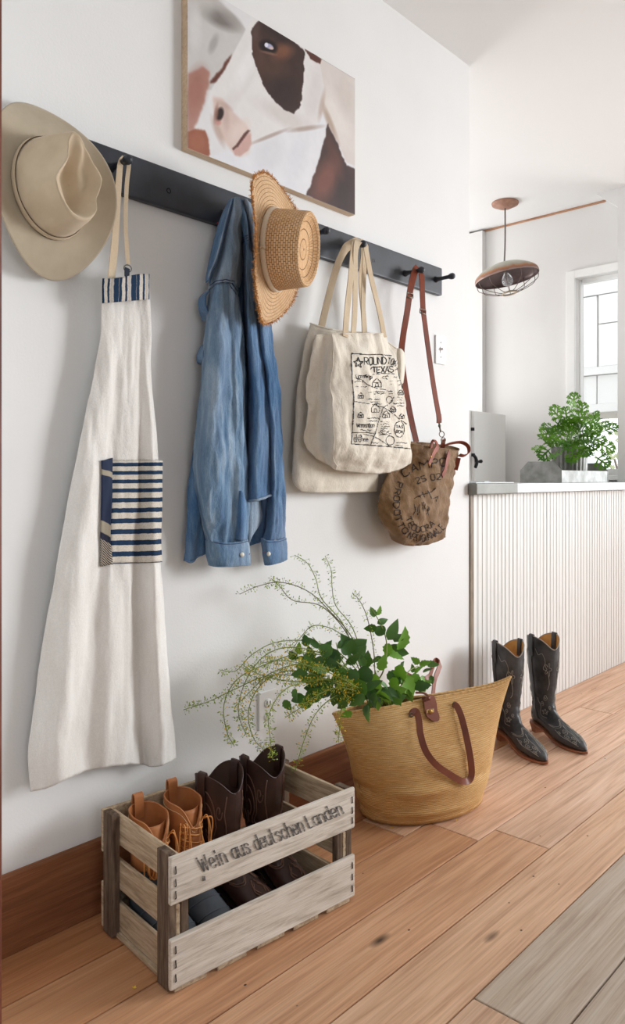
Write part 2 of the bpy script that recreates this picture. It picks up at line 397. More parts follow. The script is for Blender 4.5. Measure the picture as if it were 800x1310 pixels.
# --- walls and ceiling
struct(MB().box((-2.0, 0.0, -0.02), (XE, 0.12, H)).build('wall_back', M['wall'], smooth=False))
struct(MB().box((-2.12, -3.72, H), (7.12, 0.0, H + .1)).box((XE - .2, 0.0, H), (XK + .02, 2.72, H + .1)).build('ceiling', M['ceil'], smooth=False))
def wall_open(name, axis, at0, at1, a0, a1, openings, mat):
    "wall with rectangular openings (lo, hi, z0, z1) along x or y"
    mb = MB()
    def b(p, q, z0, z1):
        if q - p > 1e-4 and z1 - z0 > 1e-4:
            mb.box((p, at0, z0), (q, at1, z1)) if axis == 'x' else mb.box((at0, p, z0), (at1, q, z1))
    cur = a0
    for lo, hi, z0, z1 in sorted(openings):
        b(cur, lo, -.02, H); b(lo, hi, -.02, z0); b(lo, hi, z1, H); cur = hi
    b(cur, a1, -.02, H)
    return struct(mb.build(name, mat, smooth=False))
def window_frame(name, axis, at, lo, hi, z0, z1, nx=2, nz=2, d=.05):
    mb = MB()
    def b(p, q, za, zb):
        mb.box((p, at - d/2, za), (q, at + d/2, zb)) if axis == 'x' else mb.box((at - d/2, p, za), (at + d/2, q, zb))
    b(lo, lo + .06, z0, z1); b(hi - .06, hi, z0, z1); b(lo + .06, hi - .06, z0, z0 + .06); b(lo + .06, hi - .06, z1 - .06, z1)
    for i in range(1, nx): x = lo + (hi - lo)*i/nx; b(x - .015, x + .015, z0 + .06, z1 - .06)
    return struct(mb.build(name, M['trimwhite'], smooth=False))
wall_open('wall_front', 'x', -3.72, -3.6, -2.12, 7.12, [(4.45, 6.3, .75, 2.65), (-1.0, .6, .95, 2.45)], M['dimwall'])
wall_open('wall_right', 'y', 7.0, 7.12, -3.6, 0.0, [(-2.7, -.7, .75, 2.45)], M['wall'])
struct(MB().box((-2.12, -3.6, -.02), (-2.0, 0.12, H)).build('wall_left', M['dimwall'], smooth=False))
struct(MB().box((XK + .12, 0.0, -.02), (7.12, 0.06, H)).build('wall_end', M['wall'], smooth=False))
struct(MB().box((XE - .12, 0.12, -.02), (XE, 2.72, H)).build('wall_kitchen_side', M['kwall'], smooth=False))
wall_open('wall_kitchen_back', 'x', 2.6, 2.72, XE, XK + .12, [(3.2, 4.6, 1.05, 2.35)], M['kwall'])
WY0, WY1, WZ0, WZ1 = 0.02, 0.386, 1.12, 2.405
wall_open('wall_kitchen_far', 'y', XK, XK + .12, 0.0, 2.6, [(WY0, WY1, WZ0, WZ1)], M['kwall'])
window_frame('window_2', 'x', -3.66, 4.45, 6.3, .75, 2.65, 2)
window_frame('window_3', 'y', 7.06, -2.7, -.7, .75, 2.45, 2)
window_frame('window_4', 'x', -3.66, -1.0, .6, .95, 2.45, 2)
window_frame('window_5', 'x', 2.66, 3.2, 4.6, 1.05, 2.35, 2)
# kitchen window seen past the plant: casing, sash, pane
w1 = bpy.data.objects.new('window_1', None); COL.objects.link(w1); w1.location = (XK, .2, WZ0); struct(w1); ORG['window_1'] = np.array([XK, .2, WZ0])
MB().bbox((XK - .022, WY1, WZ0 - .02), (XK, WY1 + .055, WZ1 + .05), .003).build('casing', M['trimwhite'], w1, smooth=False)
MB().bbox((XK - .022, WY0 - .01, WZ1), (XK, WY1, WZ1 + .05), .003).build('casing', M['trimwhite'], w1, smooth=False)
MB().bbox((XK - .04, WY0 - .01, WZ0 - .03), (XK + .06, WY1 + .06, WZ0), .003).build('sill', M['trimwhite'], w1, smooth=False)
sash = MB().box((XK + .05, WY1 - .010, WZ0), (XK + .085, WY1, WZ1)).box((XK + .05, WY0, WZ1 - .03), (XK + .085, WY1 - .022, WZ1)).box((XK + .05, WY0, WZ0), (XK + .085, WY1 - .022, WZ0 + .04)).build('sash', M['trimwhite'], w1, smooth=False)
m, nt, bs = nodes('window_glass')
tr = N(nt, 'ShaderNodeBsdfTransparent'); gl = N(nt, 'ShaderNodeBsdfGlossy'); gl.inputs['Roughness'].default_value = .02
mx = N(nt, 'ShaderNodeMixShader'); mx.inputs[0].default_value = .06
nt.links.new(tr.outputs[0], mx.inputs[1]); nt.links.new(gl.outputs[0], mx.inputs[2]); nt.links.new(mx.outputs[0], nt.nodes['Material Output'].inputs[0])
M['glass'] = m
MB().box((XK + .065, WY0, WZ0 + .04), (XK + .069, WY1 - .022, WZ1 - .03)).build('pane', M['glass'], w1, smooth=False)
# post on the counter, sloped cove, wood strip under the ceiling, boxed-out strip of wall, flush door jamb at the edge of the doorway
struct(MB().box((4.655, -.02, 1.075), (XK + .12, .06, H)).build('trim_1', M['wall'], smooth=False))
cv = [(.193, H - .0005), (.0605, H - .0005), (.0605, H - .115)]
struct(mesh('trim_2', [(x, y, z) for x in (4.66, XK - .001) for y, z in cv], [(0,1,2),(5,4,3),(0,3,4,1),(1,4,5,2),(2,5,3,0)], M['ceil'], smooth=False))
struct(MB().bbox((XK - .008, .19, H - .014), (XK, 2.58, H - .001), .002).build('trim_3', wood('bare_wood_strip', srgb(150, 100, 70), srgb(196, 148, 116), srgb(214, 170, 140), grain=(20, 2, 20), knots=False), smooth=False))
ya = PX(XK, 622, 400)[1]
struct(MB().bbox((XK - .05, ya, 0.0), (XK, ya + .6, H - .015), .002).build('trim_4', M['kwall'], smooth=False))
jx = P(3, 700, -.6)[0]
struct(MB().box((jx - .12, -.575, 0), (jx - .004, 0, H)).build('wall_partition', M['wall'], smooth=False))
struct(MB().bbox((jx - .13, -.60, 0), (jx, -.575, H), .003).build('trim_5', wood('red_brown_jamb', srgb(96, 48, 34), srgb(128, 70, 52), srgb(150, 90, 70), grain=(20, 20, 1.5), knots=False), smooth=False))
# baseboard
bb = struct(MB().bbox((jx - .004, -.022, 0.0), (XE - .0, 0.0, .184), .004).build('baseboard_back', M['baseboard'], smooth=False))
# --- half wall under the counter: post, single beaded boards
M['bead'] = basic('scuffed_white_boards', (.83, .82, .80, 1), (.72, .70, .66, 1), rough=.5, nscale=9, stretch=(9, 9, .9), lo=.56, hi=.78, coord='World', bstr=.2, bscale=30)
hw = struct(MB().box((XE + .03, .022, 0), (XK, .10, 1.03)).build('wall_half', M['white'], smooth=False))
MB().bbox((XE + .001, -.006, 0), (XE + .03, .10, 1.03), .002).build('corner_post', wood('grey_brown_post', srgb(116, 100, 84), srgb(146, 130, 112), srgb(164, 148, 130), grain=(20, 20, 2), knots=False), hw, smooth=False)
x = XE + .032
while x < XK - .02:
    wd = random.choice([.072, .078, .066]); x1 = min(x + wd, XK)
    d = random.uniform(-.0012, .0012); mid = (x + x1)/2
    prof = [(x + .0012, .02), (x + .0012, .004 + d), (x + .004, d), (mid - .007, d), (mid - .005, .005 + d), (mid - .002, .001 + d), (mid + .002, .001 + d), (mid + .005, .005 + d), (mid + .007, d), (x1 - .004, d), (x1 - .0012, .004 + d), (x1 - .0012, .02)]
    n = len(prof); V = [(a, b, z) for z in (0.0, 1.03) for a, b in prof]
    mesh('board', V, [(i, i + 1, n + i + 1, n + i) for i in range(n - 1)] + [tuple(range(n))[::-1], tuple(range(n, 2*n))], M['bead'], hw, smooth=False)
    x = x1
# zinc counter top in two sheets
M['zinc'] = basic('dull_zinc', srgb(196, 199, 200), srgb(176, 179, 180), rough=.42, metal=.35, nscale=5, bstr=.05, bscale=30)
M['zinc_dark'] = basic('darker_zinc', srgb(136, 136, 130), srgb(118, 118, 112), rough=.5, metal=.25, nscale=7)  # darker grey for the end sheet
ct = thing('bar_counter_top', 'long pale zinc bar counter top with darker end piece on the beadboard half wall', 'counter top', (3.8, .2, 1.03))
xs = P(662, 620, -.04)[0]
MB().bbox((XE - .012, -.045, 1.03), (xs, .46, 1.078), .005).build('end_sheet', M['zinc_dark'], ct, smooth=False)
MB().bbox((xs + .001, -.04, 1.032), (XK - .001, .46, 1.0765), .004).build('front_sheet', M['zinc'], ct, smooth=False)
MB().bbox((XE + .005, -.03, 1.078), (xs - .01, .44, 1.083), .002).bbox((xs - .05, .1, 1.083), (xs + .0, .3, 1.087), .0015).build('top_sheet', M['zinc'], ct, smooth=False)
# --- white cupboard behind the counter
yc = .80; cl, crx = P(560, 600, yc)[0], P(648, 600, yc)[0]; zc = P(648, 530, yc)[2]
cup = thing('cupboard', 'plain white cupboard with black iron latch behind the counter', 'cupboard', ((cl + crx)/2, yc + .25, 0))
MB().bbox((cl, yc + .02, 0), (crx, yc + .55, zc), .006).build('body', M['white'], cup, smooth=False)
dr = MB().bbox((P(607, 600, yc)[0], yc, .10), (crx - .008, yc + .02, zc - .005), .004).build('door', M['white'], cup, smooth=False)
M['iron'] = basic('black_iron', (.016, .016, .018, 1), rough=.45, metal=.3)
lx = P(608.5, 590, yc)[0]
lp = [P(606, 582, yc - .012), P(609, 586, yc - .012), P(610.5, 592, yc - .012), P(608.5, 598, yc - .012)]
mb = add_tube(MB(), cr(lp, 14), [.010]*14, 8)
add_tube(mb, cr([P(609, 590, yc - .01), P(613, 590.5, yc - .04), P(617, 590, yc - .07)], 8), [.007, .006, .006, .007, .009, .011, .012, .006], 10)
add_tube(mb, [P(605.5, 580, yc - .004), P(605.5, 584, yc - .004)], .012, 8)
mb.build('latch', M['iron'], dr)
add_tube(MB(), [P(605, 547, yc - .006), P(605, 551, yc - .006)], .012, 8).build('hinge', M['iron'], dr)
# --- outdoors beyond the kitchen window: panelled white porch wall, shrub
XO = 6.3
out = thing('porch_wall', 'white panelled porch wall standing outside beyond the kitchen window', 'wall', (XO, .9, 0))
yv = PX(XO, 765, 420)[1]; zl = PX(XO, 765, 469)[2]; zl2 = PX(XO, 763, 517)[2]; zt = PX(XO, 765, 378)[2]; yl = PX(XO, 737, 420)[1] + .1; yr = PX(XO, 795, 420)[1] - .4
MB().box((XO + .03, yr, 1.6), (XO + .06, yl + .5, 3.6)).build('back_board', basic('porch_gap', (.55, .52, .47, 1)), out, smooth=False)
def panel(y0, y1, z0, z1, dx=0.0, nm='panel'): MB().bbox((XO - dx, y0, z0), (XO + .03, y1, z1), .004).build(nm, M['trimwhite'], out, smooth=False)
zm = PX(XO, 779, 413)[2]
panel(yv + .008, yl, zl, zt); panel(yr, yv - .008, zl, zm - .004); panel(yr, yv - .008, zm + .004, zt)
panel(yr, yl, zt + .006, 3.5, .01); panel(yr, yl, zl - .07, zl - .006, .03, 'ledge')
panel(yv + .012, yl, zl2, zl - .075); panel(yr, yv + .002, zl2, zl - .075); panel(yr, yl, zl2 - .07, zl2 - .004, .04, 'ledge')
MB().bbox((XO, yl + .01, 0), (XO + .1, yl + .5, 3.6), .005).build('corner_post', M['trimwhite'], out, smooth=False)
M['palegreen'] = basic('pale_sunlit_leaf', (.42, .5, .24, 1), (.62, .66, .42, 1), rough=.7, nscale=9)
sh = thing('garden_shrub', 'pale sunlit garden shrub outside below the porch wall', 'shrub', (8.3, 1.25, 0))
mb = MB()
for i in range(420):
    a = np.array([8.3, 1.3, 1.2]) + np.random.normal(0, 1, 3)*np.array([.25, .45, .42]); s = random.uniform(.03, .06)
    u = np.random.normal(0, 1, 3); u /= np.linalg.norm(u); v = np.cross(u, [.3, .5, .8]); v /= np.linalg.norm(v)
    mb.add([a - u*s, a + v*s*.5, a + u*s, a - v*s*.5], [(0, 1, 2, 3)])
tag(mb.build('foliage', M['palegreen'], sh, smooth=False), kind='stuff')
mb = MB()
for i in range(9):
    e = np.array([8.3, 1.3, 1.2]) + np.random.normal(0, .3, 3)
    add_tube(mb, cr([(8.3, 1.25, 0), (8.3 + random.uniform(-.1, .1), 1.25, .5), e], 8), .012, 5)
mb.build('stems', basic('shrub_bark', (.12, .08, .05, 1)), sh)
struct(MB().box((XK + .2, .1, -.06), (12, 9, -.02)).build('ground_outside', basic('pale_gravel', (.55, .53, .48, 1), (.62, .6, .55, 1), nscale=30), smooth=False))
# --- light switch and outlet
M['plate'] = basic('white_plastic', (.84, .84, .83, 1), rough=.35)
def wallplate(name, label, cat, px, py, wd, hg, fn):
    c = P(px, py, 0); t = thing(name, label, cat, (c[0], -.006, c[2] - hg/2))
    MB().bbox((c[0] - wd/2, -.007, c[2] - hg/2), (c[0] + wd/2, -.0002, c[2] + hg/2), .003).build('cover_plate', M['plate'], t, smooth=False)
    fn(t, c); return t
def sw(t, c):
    MB().bbox((c[0] - .006, -.009, c[2] - .013), (c[0] + .006, -.0065, c[2] + .013), .001).build('switch_slot', M['white'], t, smooth=False)
    MB().bbox((c[0] - .004, -.02, c[2] - .002), (c[0] + .004, -.008, c[2] + .008), .001).build('toggle', M['plate'], t, smooth=False)
    for s in (-1, 1): grid('screw', lathe([(.0001, .0), (.003, .0), (.003, .002)], 10)[:, :, [0, 2, 1]]*np.array([1, -1, 1]) + np.array([c[0], -.0065, c[2] + s*.03]), M['zinc'], t, closed=True)
wallplate('light_switch', 'white toggle light switch on the wall by the leather strap', 'light switch', 562.5, 448, .07, .115, sw)
def ol(t, c):
    for s in (-1, 1):
        z = c[2] + s*.0195
        G = lathe([(.0001, .004), (.0155, .004), (.0165, .003), (.0165, 0)], 20)
        fc = grid('socket', np.stack([c[0] + G[..., 0], -.0065 - G[..., 2], z + G[..., 1]*.86], -1), M['plate'], t, closed=True)
        mb = MB()
        mb.box((c[0] - .008, -.0112, z - .003), (c[0] - .0055, -.0103, z + .008)).box((c[0] + .0055, -.0112, z - .002), (c[0] + .008, -.0103, z + .007)).box((c[0] - .003, -.0112, z - .011), (c[0] + .003, -.0103, z - .006))
        mb.build('slots', M['iron'], fc, smooth=False)
wallplate('wall_outlet', 'white double wall outlet half hidden by yellow flowered sprigs', 'outlet', 341, 907, .074, .118, ol)
# ================================================================ peg rail
def wall_lathe(prof, c, n=16, tilt=0.0):
    "solid of revolution whose axis leaves the wall; prof = (radius, distance from the wall)"
    G = lathe(prof, n); ca, sa = math.cos(tilt), math.sin(tilt)
    x, z, d = G[..., 0], G[..., 1], G[..., 2]
    return np.stack([c[0] + x, c[1] - (d*ca - z*sa), c[2] + z*ca + d*sa], -1)
M['navy'] = basic('worn_black_paint', srgb(42, 45, 52), srgb(50, 54, 63), rough=.42, nscale=12, bstr=.15, bscale=60)
RX0, RX1, RZ0, RZ1, RD = P(62, 200, 0)[0], P(566, 350, -.022)[0], 1.838, 1.948, .022
rail = thing('peg_rail', 'long black painted wooden peg rail holding hats and bags on the wall', 'coat rack', ((RX0 + RX1)/2, -.011, RZ0))
MB().bbox((RX0, -RD, RZ0), (RX1, -.0003, RZ1), .004).build('board', M['navy'], rail, smooth=False)
PEG = {}
for nm, px, py in (('hat', 70, 212), ('apron', 160, 206), ('shirt', 304, 266), ('empty', 414, 296), ('tote', 461, 313), ('bag', 536, 346), ('end', 575, 354)):
    c = P(px, py, -.085); PEG[nm] = c
    k_ = .55 if nm in ('hat', 'shirt') else 1.0
    prof = [(.012, .0), (.0125, .003), (.0085, .012), (.0072, .035), (.0075, .05), (.0080, .06), (.0105, .066), (.0125, .073), (.0122, .080), (.0085, .086), (.0001, .088)]
    grid('peg', wall_lathe([(a, b*k_) for a, b in prof], (c[0], -RD, c[2]), 16), M['navy'], rail, closed=True)
for px, py in ((216, 244), (478, 333.5), (130, 200)):
    c = P(px, py, -RD)
    r = .0065 if px != 130 else .003
    grid('screw_hole', wall_lathe([(.0001, -.004), (r*.8, -.004), (r*.85, .0006), (r, .0008), (r*1.15, 0.0)], (c[0], -RD - .0002, c[2]), 14), basic('dark_hole', (.004, .003, .003, 1), spec=.05) if px != 478 else basic('brass_hole', (.1, .06, .03, 1)), rail, closed=True)

# ================================================================ horse photograph on a wood panel
def painting():
    y0 = -.028; A = P(240, 190, y0); B = P(454.5, 274.8, y0); T = P(454.5, 100.6, y0)
    x0, x1, z0, z1 = A[0], B[0], (A[2] + B[2])/2, T[2]
    th = thing('horse_picture', 'unframed horse photograph mounted on a pale wood panel above the peg rail', 'picture', ((x0 + x1)/2, -.02, z0))
    panelm = wood('pale_panel_edge', srgb(206, 172, 136), srgb(224, 196, 164), srgb(234, 210, 182), grain=(4, 30, 30), knots=False)
    MB().bbox((x0, y0 + .0012, z0), (x1, -.0005, z1), .0015).build('panel', panelm, th, smooth=False)
    nx, nz = 330, 216
    X = np.linspace(x0 + .0008, x1 - .0008, nx); Z = np.linspace(z0 + .0008, z1 - .0008, nz)
    xx, zz = np.meshgrid(X, Z); G = np.stack([xx, np.full_like(xx, y0), zz], -1)
    q = proj(G); cxx = (q[..., 0] - 230)*3.478; cyy = q[..., 1]*3.478      # traced at 3.478 x
    rs = np.random.RandomState(3)
    def vnoise(s, o=3):
        out = np.zeros((nz, nx)); amp = 1.0
        for k in range(o):
            h = max(2, int(nz/s*(2**k)) + 2); w_ = max(2, int(nx/s*(2**k)) + 2); g = rs.rand(h, w_)
            yi = np.linspace(0, h - 1.001, nz); xi = np.linspace(0, w_ - 1.001, nx); a = yi.astype(int); b = xi.astype(int); fy = (yi - a)[:, None]; fx = (xi - b)[None]
            out += amp*((g[a][:, b]*(1-fx) + g[a][:, b+1]*fx)*(1-fy) + (g[a+1][:, b]*(1-fx) + g[a+1][:, b+1]*fx)*fy); amp *= .5
        return out/1.75 - .5
    n1, n2 = vnoise(30), vnoise(8)
    ux, uy = cxx + n2*16, cyy + n1*14                                       # ragged hair edges
    def blur(m, k):
        for _ in range(k):
            m = (m + np.roll(m, 1, 0) + np.roll(m, -1, 0) + np.roll(m, 1, 1) + np.roll(m, -1, 1))/5
        return m
    def poly(pts, hair=True, soft=1):
        x_, y_ = (ux, uy) if hair else (cxx, cyy); ins = np.zeros(x_.shape, bool)
        pts = list(pts)
        for (ax, ay), (bx, by) in zip(pts, pts[1:] + pts[:1]):
            if ay == by: continue
            ins ^= ((ay > y_) != (by > y_)) & (x_ < (bx - ax)*(y_ - ay)/(by - ay) + ax)
        return blur(ins.astype(float), soft)
    def ell(cx, cy, rx, ry, rot=0, soft=.3):
        a = math.radians(rot); dx, dy = cxx - cx, cyy - cy
        e = ((dx*math.cos(a) + dy*math.sin(a))/rx)**2 + ((-dx*math.sin(a) + dy*math.cos(a))/ry)**2
        return np.clip((1 - np.sqrt(e))/soft + .5, 0, 1)
    I = np.empty((nz, nx, 3)); I[:] = (226, 225, 226)
    def put(m, c, k=1.0): I[:] = I*(1 - (m*k)[..., None]) + np.array(c, float)*(m*k)[..., None]
    # second horse behind, at the left
    put(poly([(20,-120),(60,-120),(170,0),(230,55),(295,130),(240,240),(180,330),(140,400),(20,390)], False, 2), (203, 200, 198))
    put(ell(185, 82, 82, 36, 28, .9), (118, 112, 108), .9); put(ell(110, 20, 60, 60, 0, 1.0), (188, 184, 180), .6); put(ell(150, 195, 16, 40, 20, .9), (160, 155, 152), .7)
    put(ell(70, 130, 25, 90, 0, 1.0), (222, 220, 219), .6); put(ell(215, 70, 20, 90, -42, 1.0), (172, 166, 162), .6)
    put(poly([(20,330),(60,318),(100,290),(134,318),(128,385),(112,440),(92,500),(62,575),(20,590)], True, 4), (178, 132, 120), .95)
    put(ell(72, 400, 45, 95, 12, 1.0), (150, 98, 84), .55)
    put(poly([(20,590),(60,574),(112,580),(130,632),(134,700),(20,660)], True, 2), (152, 92, 72)); put(ell(80, 630, 40, 45, 0, 1.0), (176, 116, 92), .5)
    put(poly([(236,238),(212,262),(180,310),(148,345),(132,372),(165,366),(196,320),(222,282)], True, 2), (98, 58, 48))
    # body and chest
    put(poly([(130,700),(300,640),(480,560),(640,470),(780,420),(790,980),(300,980)], False, 3), (229, 229, 233))
    put(ell(400, 680, 60, 90, 15, 1.0), (214, 214, 219), .6); put(ell(520, 700, 40, 120, 10, 1.0), (218, 219, 225), .6)
    put(poly([(556,214),(640,258),(790,350),(790,745),(740,720),(690,600),(660,520),(632,490),(640,400),(626,300)], False, 4), (217, 209, 204))
    put(ell(700, 520, 40, 130, -25, 1.0), (233, 227, 222), .7); put(ell(668, 545, 12, 85, -22, 1.0), (178, 156, 140), .8); put(ell(735, 420, 40, 90, -10, 1.0), (206, 196, 190), .6)
    # head
    head = poly([(345,70),(322,84),(298,128),(266,190),(235,246),(196,320),(160,368),(142,410),(143,480),(160,560),(186,618),(232,676),(268,696),(306,684),(332,640),(400,600),(470,572),(560,580),(610,552),(634,486),(642,390),(624,290),(560,205),(440,100)], False, 2)
    put(head, (228, 225, 224))
    put(ell(250, 420, 26, 130, 32, 1.0)*head, (217, 212, 211), .6); put(ell(470, 520, 130, 36, 30, 1.0)*head, (206, 198, 194), .65); put(ell(600, 420, 36, 120, 8, 1.0)*head, (214, 208, 206), .7); put(ell(300, 290, 30, 120, 25, 1.0)*head, (236, 234, 234), .8)
    put(ell(560, 572, 70, 10, -8, 1.0), (168, 150, 140), .75); put(ell(400, 606, 80, 8, -22, 1.0), (172, 152, 144), .8); put(ell(632, 470, 10, 60, 10, 1.0), (188, 168, 156), .7)
    mz = poly([(146,430),(190,436),(240,500),(300,560),(318,590),(306,680),(268,694),(236,676),(186,612),(158,545)], False, 7)
    put(mz, (214, 192, 183), .95); put(ell(200, 470, 34, 12, 30, 1.0), (186, 160, 150), .6); put(ell(262, 590, 32, 60, 35, 1.0), (226, 208, 200), .8)
    put(ell(170, 585, 14, 60, -22, 1.0), (184, 156, 144), .7)
    put(ell(206, 520, 14, 46, -5, 1.0), (196, 172, 164), .8); put(ell(178, 508, 17, 30, 14, .5), (44, 30, 28)); put(ell(162, 505, 9, 40, 8, .9), (150, 112, 100), .8); put(ell(172, 545, 12, 12, 0, .9), (190, 120, 112), .6)
    put(poly([(236,664),(262,648),(296,600),(316,596),(320,640),(300,678),(266,696),(244,690)], False, 3), (206, 168, 160))
    put(poly([(232,662),(256,638),(284,596),(302,578),(314,580),(300,598),(282,622),(262,650),(240,668)], False, 1), (96, 60, 54))
    put(ell(298, 684, 22, 8, -35, .9), (228, 220, 216), .8)
    # dark patch and eye
    dp = poly([(350,92),(322,140),(318,200),(324,250),(345,310),(372,380),(420,450),(470,492),(506,510),(540,472),(548,400),(552,330),(558,228),(500,176),(430,130)], True, 1)
    put(dp, (62, 44, 40)); put(ell(350, 240, 30, 90, -8, 1.0)*dp, (92, 64, 54), .7); put(ell(455, 232, 48, 34, -25, 1.0)*dp, (128, 84, 62), .85); put(ell(420, 300, 60, 50, 20, 1.0)*dp, (84, 58, 48), .6)
    put(ell(460, 410, 60, 60, 0, 1.0)*dp, (48, 36, 36), .7); put(ell(450, 160, 70, 20, 32, 1.0)*dp, (44, 32, 32), .7); put(ell(340, 140, 14, 50, 12, 1.0)*dp, (90, 70, 66), .6)
    put(ell(394, 208, 40, 28, 25, .5), (22, 15, 15)); put(ell(398, 206, 21, 11, 28, .4), (168, 170, 200)); put(ell(386, 200, 8, 10, 0, .4), (225, 225, 240)); put(ell(408, 214, 10, 6, 20, .5), (214, 190, 184)); put(ell(396, 236, 34, 6, 14, .8), (132, 98, 84), .8)
    put(poly([(556,214),(600,238),(634,262),(628,282),(604,274),(584,262)], True, 1), (88, 52, 42))
    # chest patch
    cp = poly([(660,545),(676,590),(706,650),(744,735),(790,752),(790,980),(565,866),(588,800),(606,756),(634,660)], True, 2)
    put(cp, (74, 55, 53)); put(ell(650, 800, 46, 100, 22, 1.0)*cp, (138, 88, 76), .75); put(ell(730, 860, 34, 100, 0, 1.0)*cp, (58, 46, 48), .7); put(ell(690, 700, 20, 90, -20, 1.0)*cp, (104, 68, 60), .6)
    I += (n2*7 + n1*5)[..., None]
    lin = np.clip(I, 0, 255)/255.0; lin = np.where(lin <= .04045, lin/12.92, ((lin + .055)/1.055)**2.4)
    colr = np.concatenate([lin, np.ones((nz, nx, 1))], -1).reshape(-1, 4)
    m, nt, bs = nodes('horse_print'); at = N(nt, 'ShaderNodeAttribute'); at.attribute_name = 'print'
    nt.links.new(at.outputs['Color'], bs.inputs['Base Color']); bs.inputs['Roughness'].default_value = .45; bs.inputs['Specular IOR Level'].default_value = .3
    grid('photo_print', G, m, th, flip=False, col=colr)
painting()

# ================================================================ hats
def smooth01(x): x = np.clip(x, 0, 1); return x*x*(3 - 2*x)
def hat_frame(c, n, up):
    n = np.array(n, float); n /= np.linalg.norm(n); up = np.array(up, float); up -= n*np.dot(up, n); up /= np.linalg.norm(up)
    a = np.cross(up, n); a /= np.linalg.norm(a)            # a = to the right when seen from outside
    R = np.stack([a, up, n], 0); c = np.array(c, float)
    return lambda L: np.asarray(L) @ R + c
def canvas_hat():
    c = P(62, 243, -.055)
    T = hat_frame(c, (.02, -1, .02), (-.13, 0, 1))
    th = thing('felt_hat', 'beige felt hat with pinched crown and wide curled brim hanging on the rail', 'hat', tuple(c - np.array([0, 0, .2])))
    felt = basic('beige_felt', srgb(172, 159, 138), srgb(190, 177, 156), rough=.95, nscale=7, bstr=.2, bscale=300, bdist=.0008, spec=.1, sheen=.2)
    felt2 = basic('tan_felt_crown', srgb(196, 177, 150), srgb(212, 194, 168), rough=.95, nscale=9, bstr=.2, bscale=300, bdist=.0008, spec=.1, sheen=.2)
    n = 120; a = np.linspace(0, 2*np.pi, n, endpoint=False); ca, sa = np.cos(a), np.sin(a)
    bw, bl = .091, .114                                     # head opening, half width / length
    ow = .150 + .006*np.cos(2*a); ol = .205
    rows = []
    for s in np.linspace(0, 1, 22):
        x = (bw*(1 - s) + ow*s)*ca; y = (bl*(1 - s) + ol*s)*sa
        curl = (.045*np.abs(ca)**2.2 - .03*np.abs(sa)**3)*s**1.6 + .010*s*(1 - s)
        z = curl + .004*np.sin(3*a + 1)*s
        rows.append(np.stack([x, y, z], -1))
    grid('brim', T(np.array(rows)), felt, th, closed=True, thick=.0035)
    # crown: wall rising to a teardrop rim, then the pinched hollow
    rows = []; Hc = .126
    def rim(s):                                             # s = 0 base .. 1 top rim
        k = s**1.5
        nar = 1 - .30*k - .38*k*smooth01((sa + .15)/1.1)    # narrow towards the top of the teardrop
        x = bw*ca*nar; y = bl*sa*(1 - .16*k) - .004*k
        z = Hc*s*(1 + .05*np.sin(a)) 
        dent = .020*np.exp(-((a - 2.75)/.42)**2)*smooth01((s - .2)/.6) + .015*np.exp(-((a - 5.75)/.35)**2)*smooth01((s - .35)/.5)
        x = x - np.cos(a)*dent; y = y - np.sin(a)*dent*.4
        return np.stack([x, y, z], -1)
    for s in np.linspace(0, 1, 30): rows.append(rim(s))
    R1 = rim(1.0); cen = np.array([0, -.012, 0])
    for k in np.linspace(.04, 1, 26):
        q = R1*(1 - k); q[:, 0] += 0; q[:, 1] += cen[1]*k
        x, y = q[:, 0], q[:, 1]
        z = R1[:, 2]*(1 - k) + (Hc + .002)*k
        z = z + .006*np.exp(-(k/.12)**2) 
        hol = .040*smooth01(k/.45)*np.exp(-((x + .006)/.030)**2)*smooth01((.085 - y)/.09)
        hol += .016*smooth01(k/.3)*np.exp(-((x + .022)/.02)**2 - ((y + .01)/.035)**2) + .014*smooth01(k/.3)*np.exp(-((x - .034)/.016)**2 - ((y + .005)/.05)**2)
        rdg = .010*smooth01(k/.3)*np.exp(-((x - .012)/.010)**2)*smooth01((y + .03)/.08)
        rows.append(np.stack([x, y, z - hol + rdg], -1))
    G = np.array(rows)
    for i in range(G.shape[0]):
        for j in range(n):
            f = fbm(G[i, j, 0]*22, G[i, j, 1]*22, G[i, j, 2]*22)*.0028; G[i, j, 2] += f; G[i, j, 0] += f
    grid('crown', T(G), felt2, th, closed=True, cap1=True)
    k = T(np.stack([bw*1.022*ca, bl*1.02*sa, np.full(n, .006)], -1)); k2 = T(np.stack([bw*1.012*ca, bl*1.01*sa, np.full(n, .020)], -1))
    ko = T(np.stack([bw*1.04*ca, bl*1.035*sa, np.full(n, .009)], -1)); ko2 = T(np.stack([bw*1.03*ca, bl*1.026*sa, np.full(n, .018)], -1))
    grid('hat_band', np.array([k, ko, ko2, k2]), felt2, th, closed=True)
    lp = T(np.array([(bw*.98*math.cos(t), bl*.985*math.sin(t), .021) for t in np.linspace(0, 2*np.pi, 90)]))
    tube('band_seam', T(np.array([(bw*1.008*math.cos(t), bl*1.006*math.sin(t), .0215) for t in np.linspace(0, 2*np.pi, 100)])), .0008, basic('dark_seam_thread', srgb(96, 78, 56)), th, n=5)  # dark brown thread along the band edge
canvas_hat()

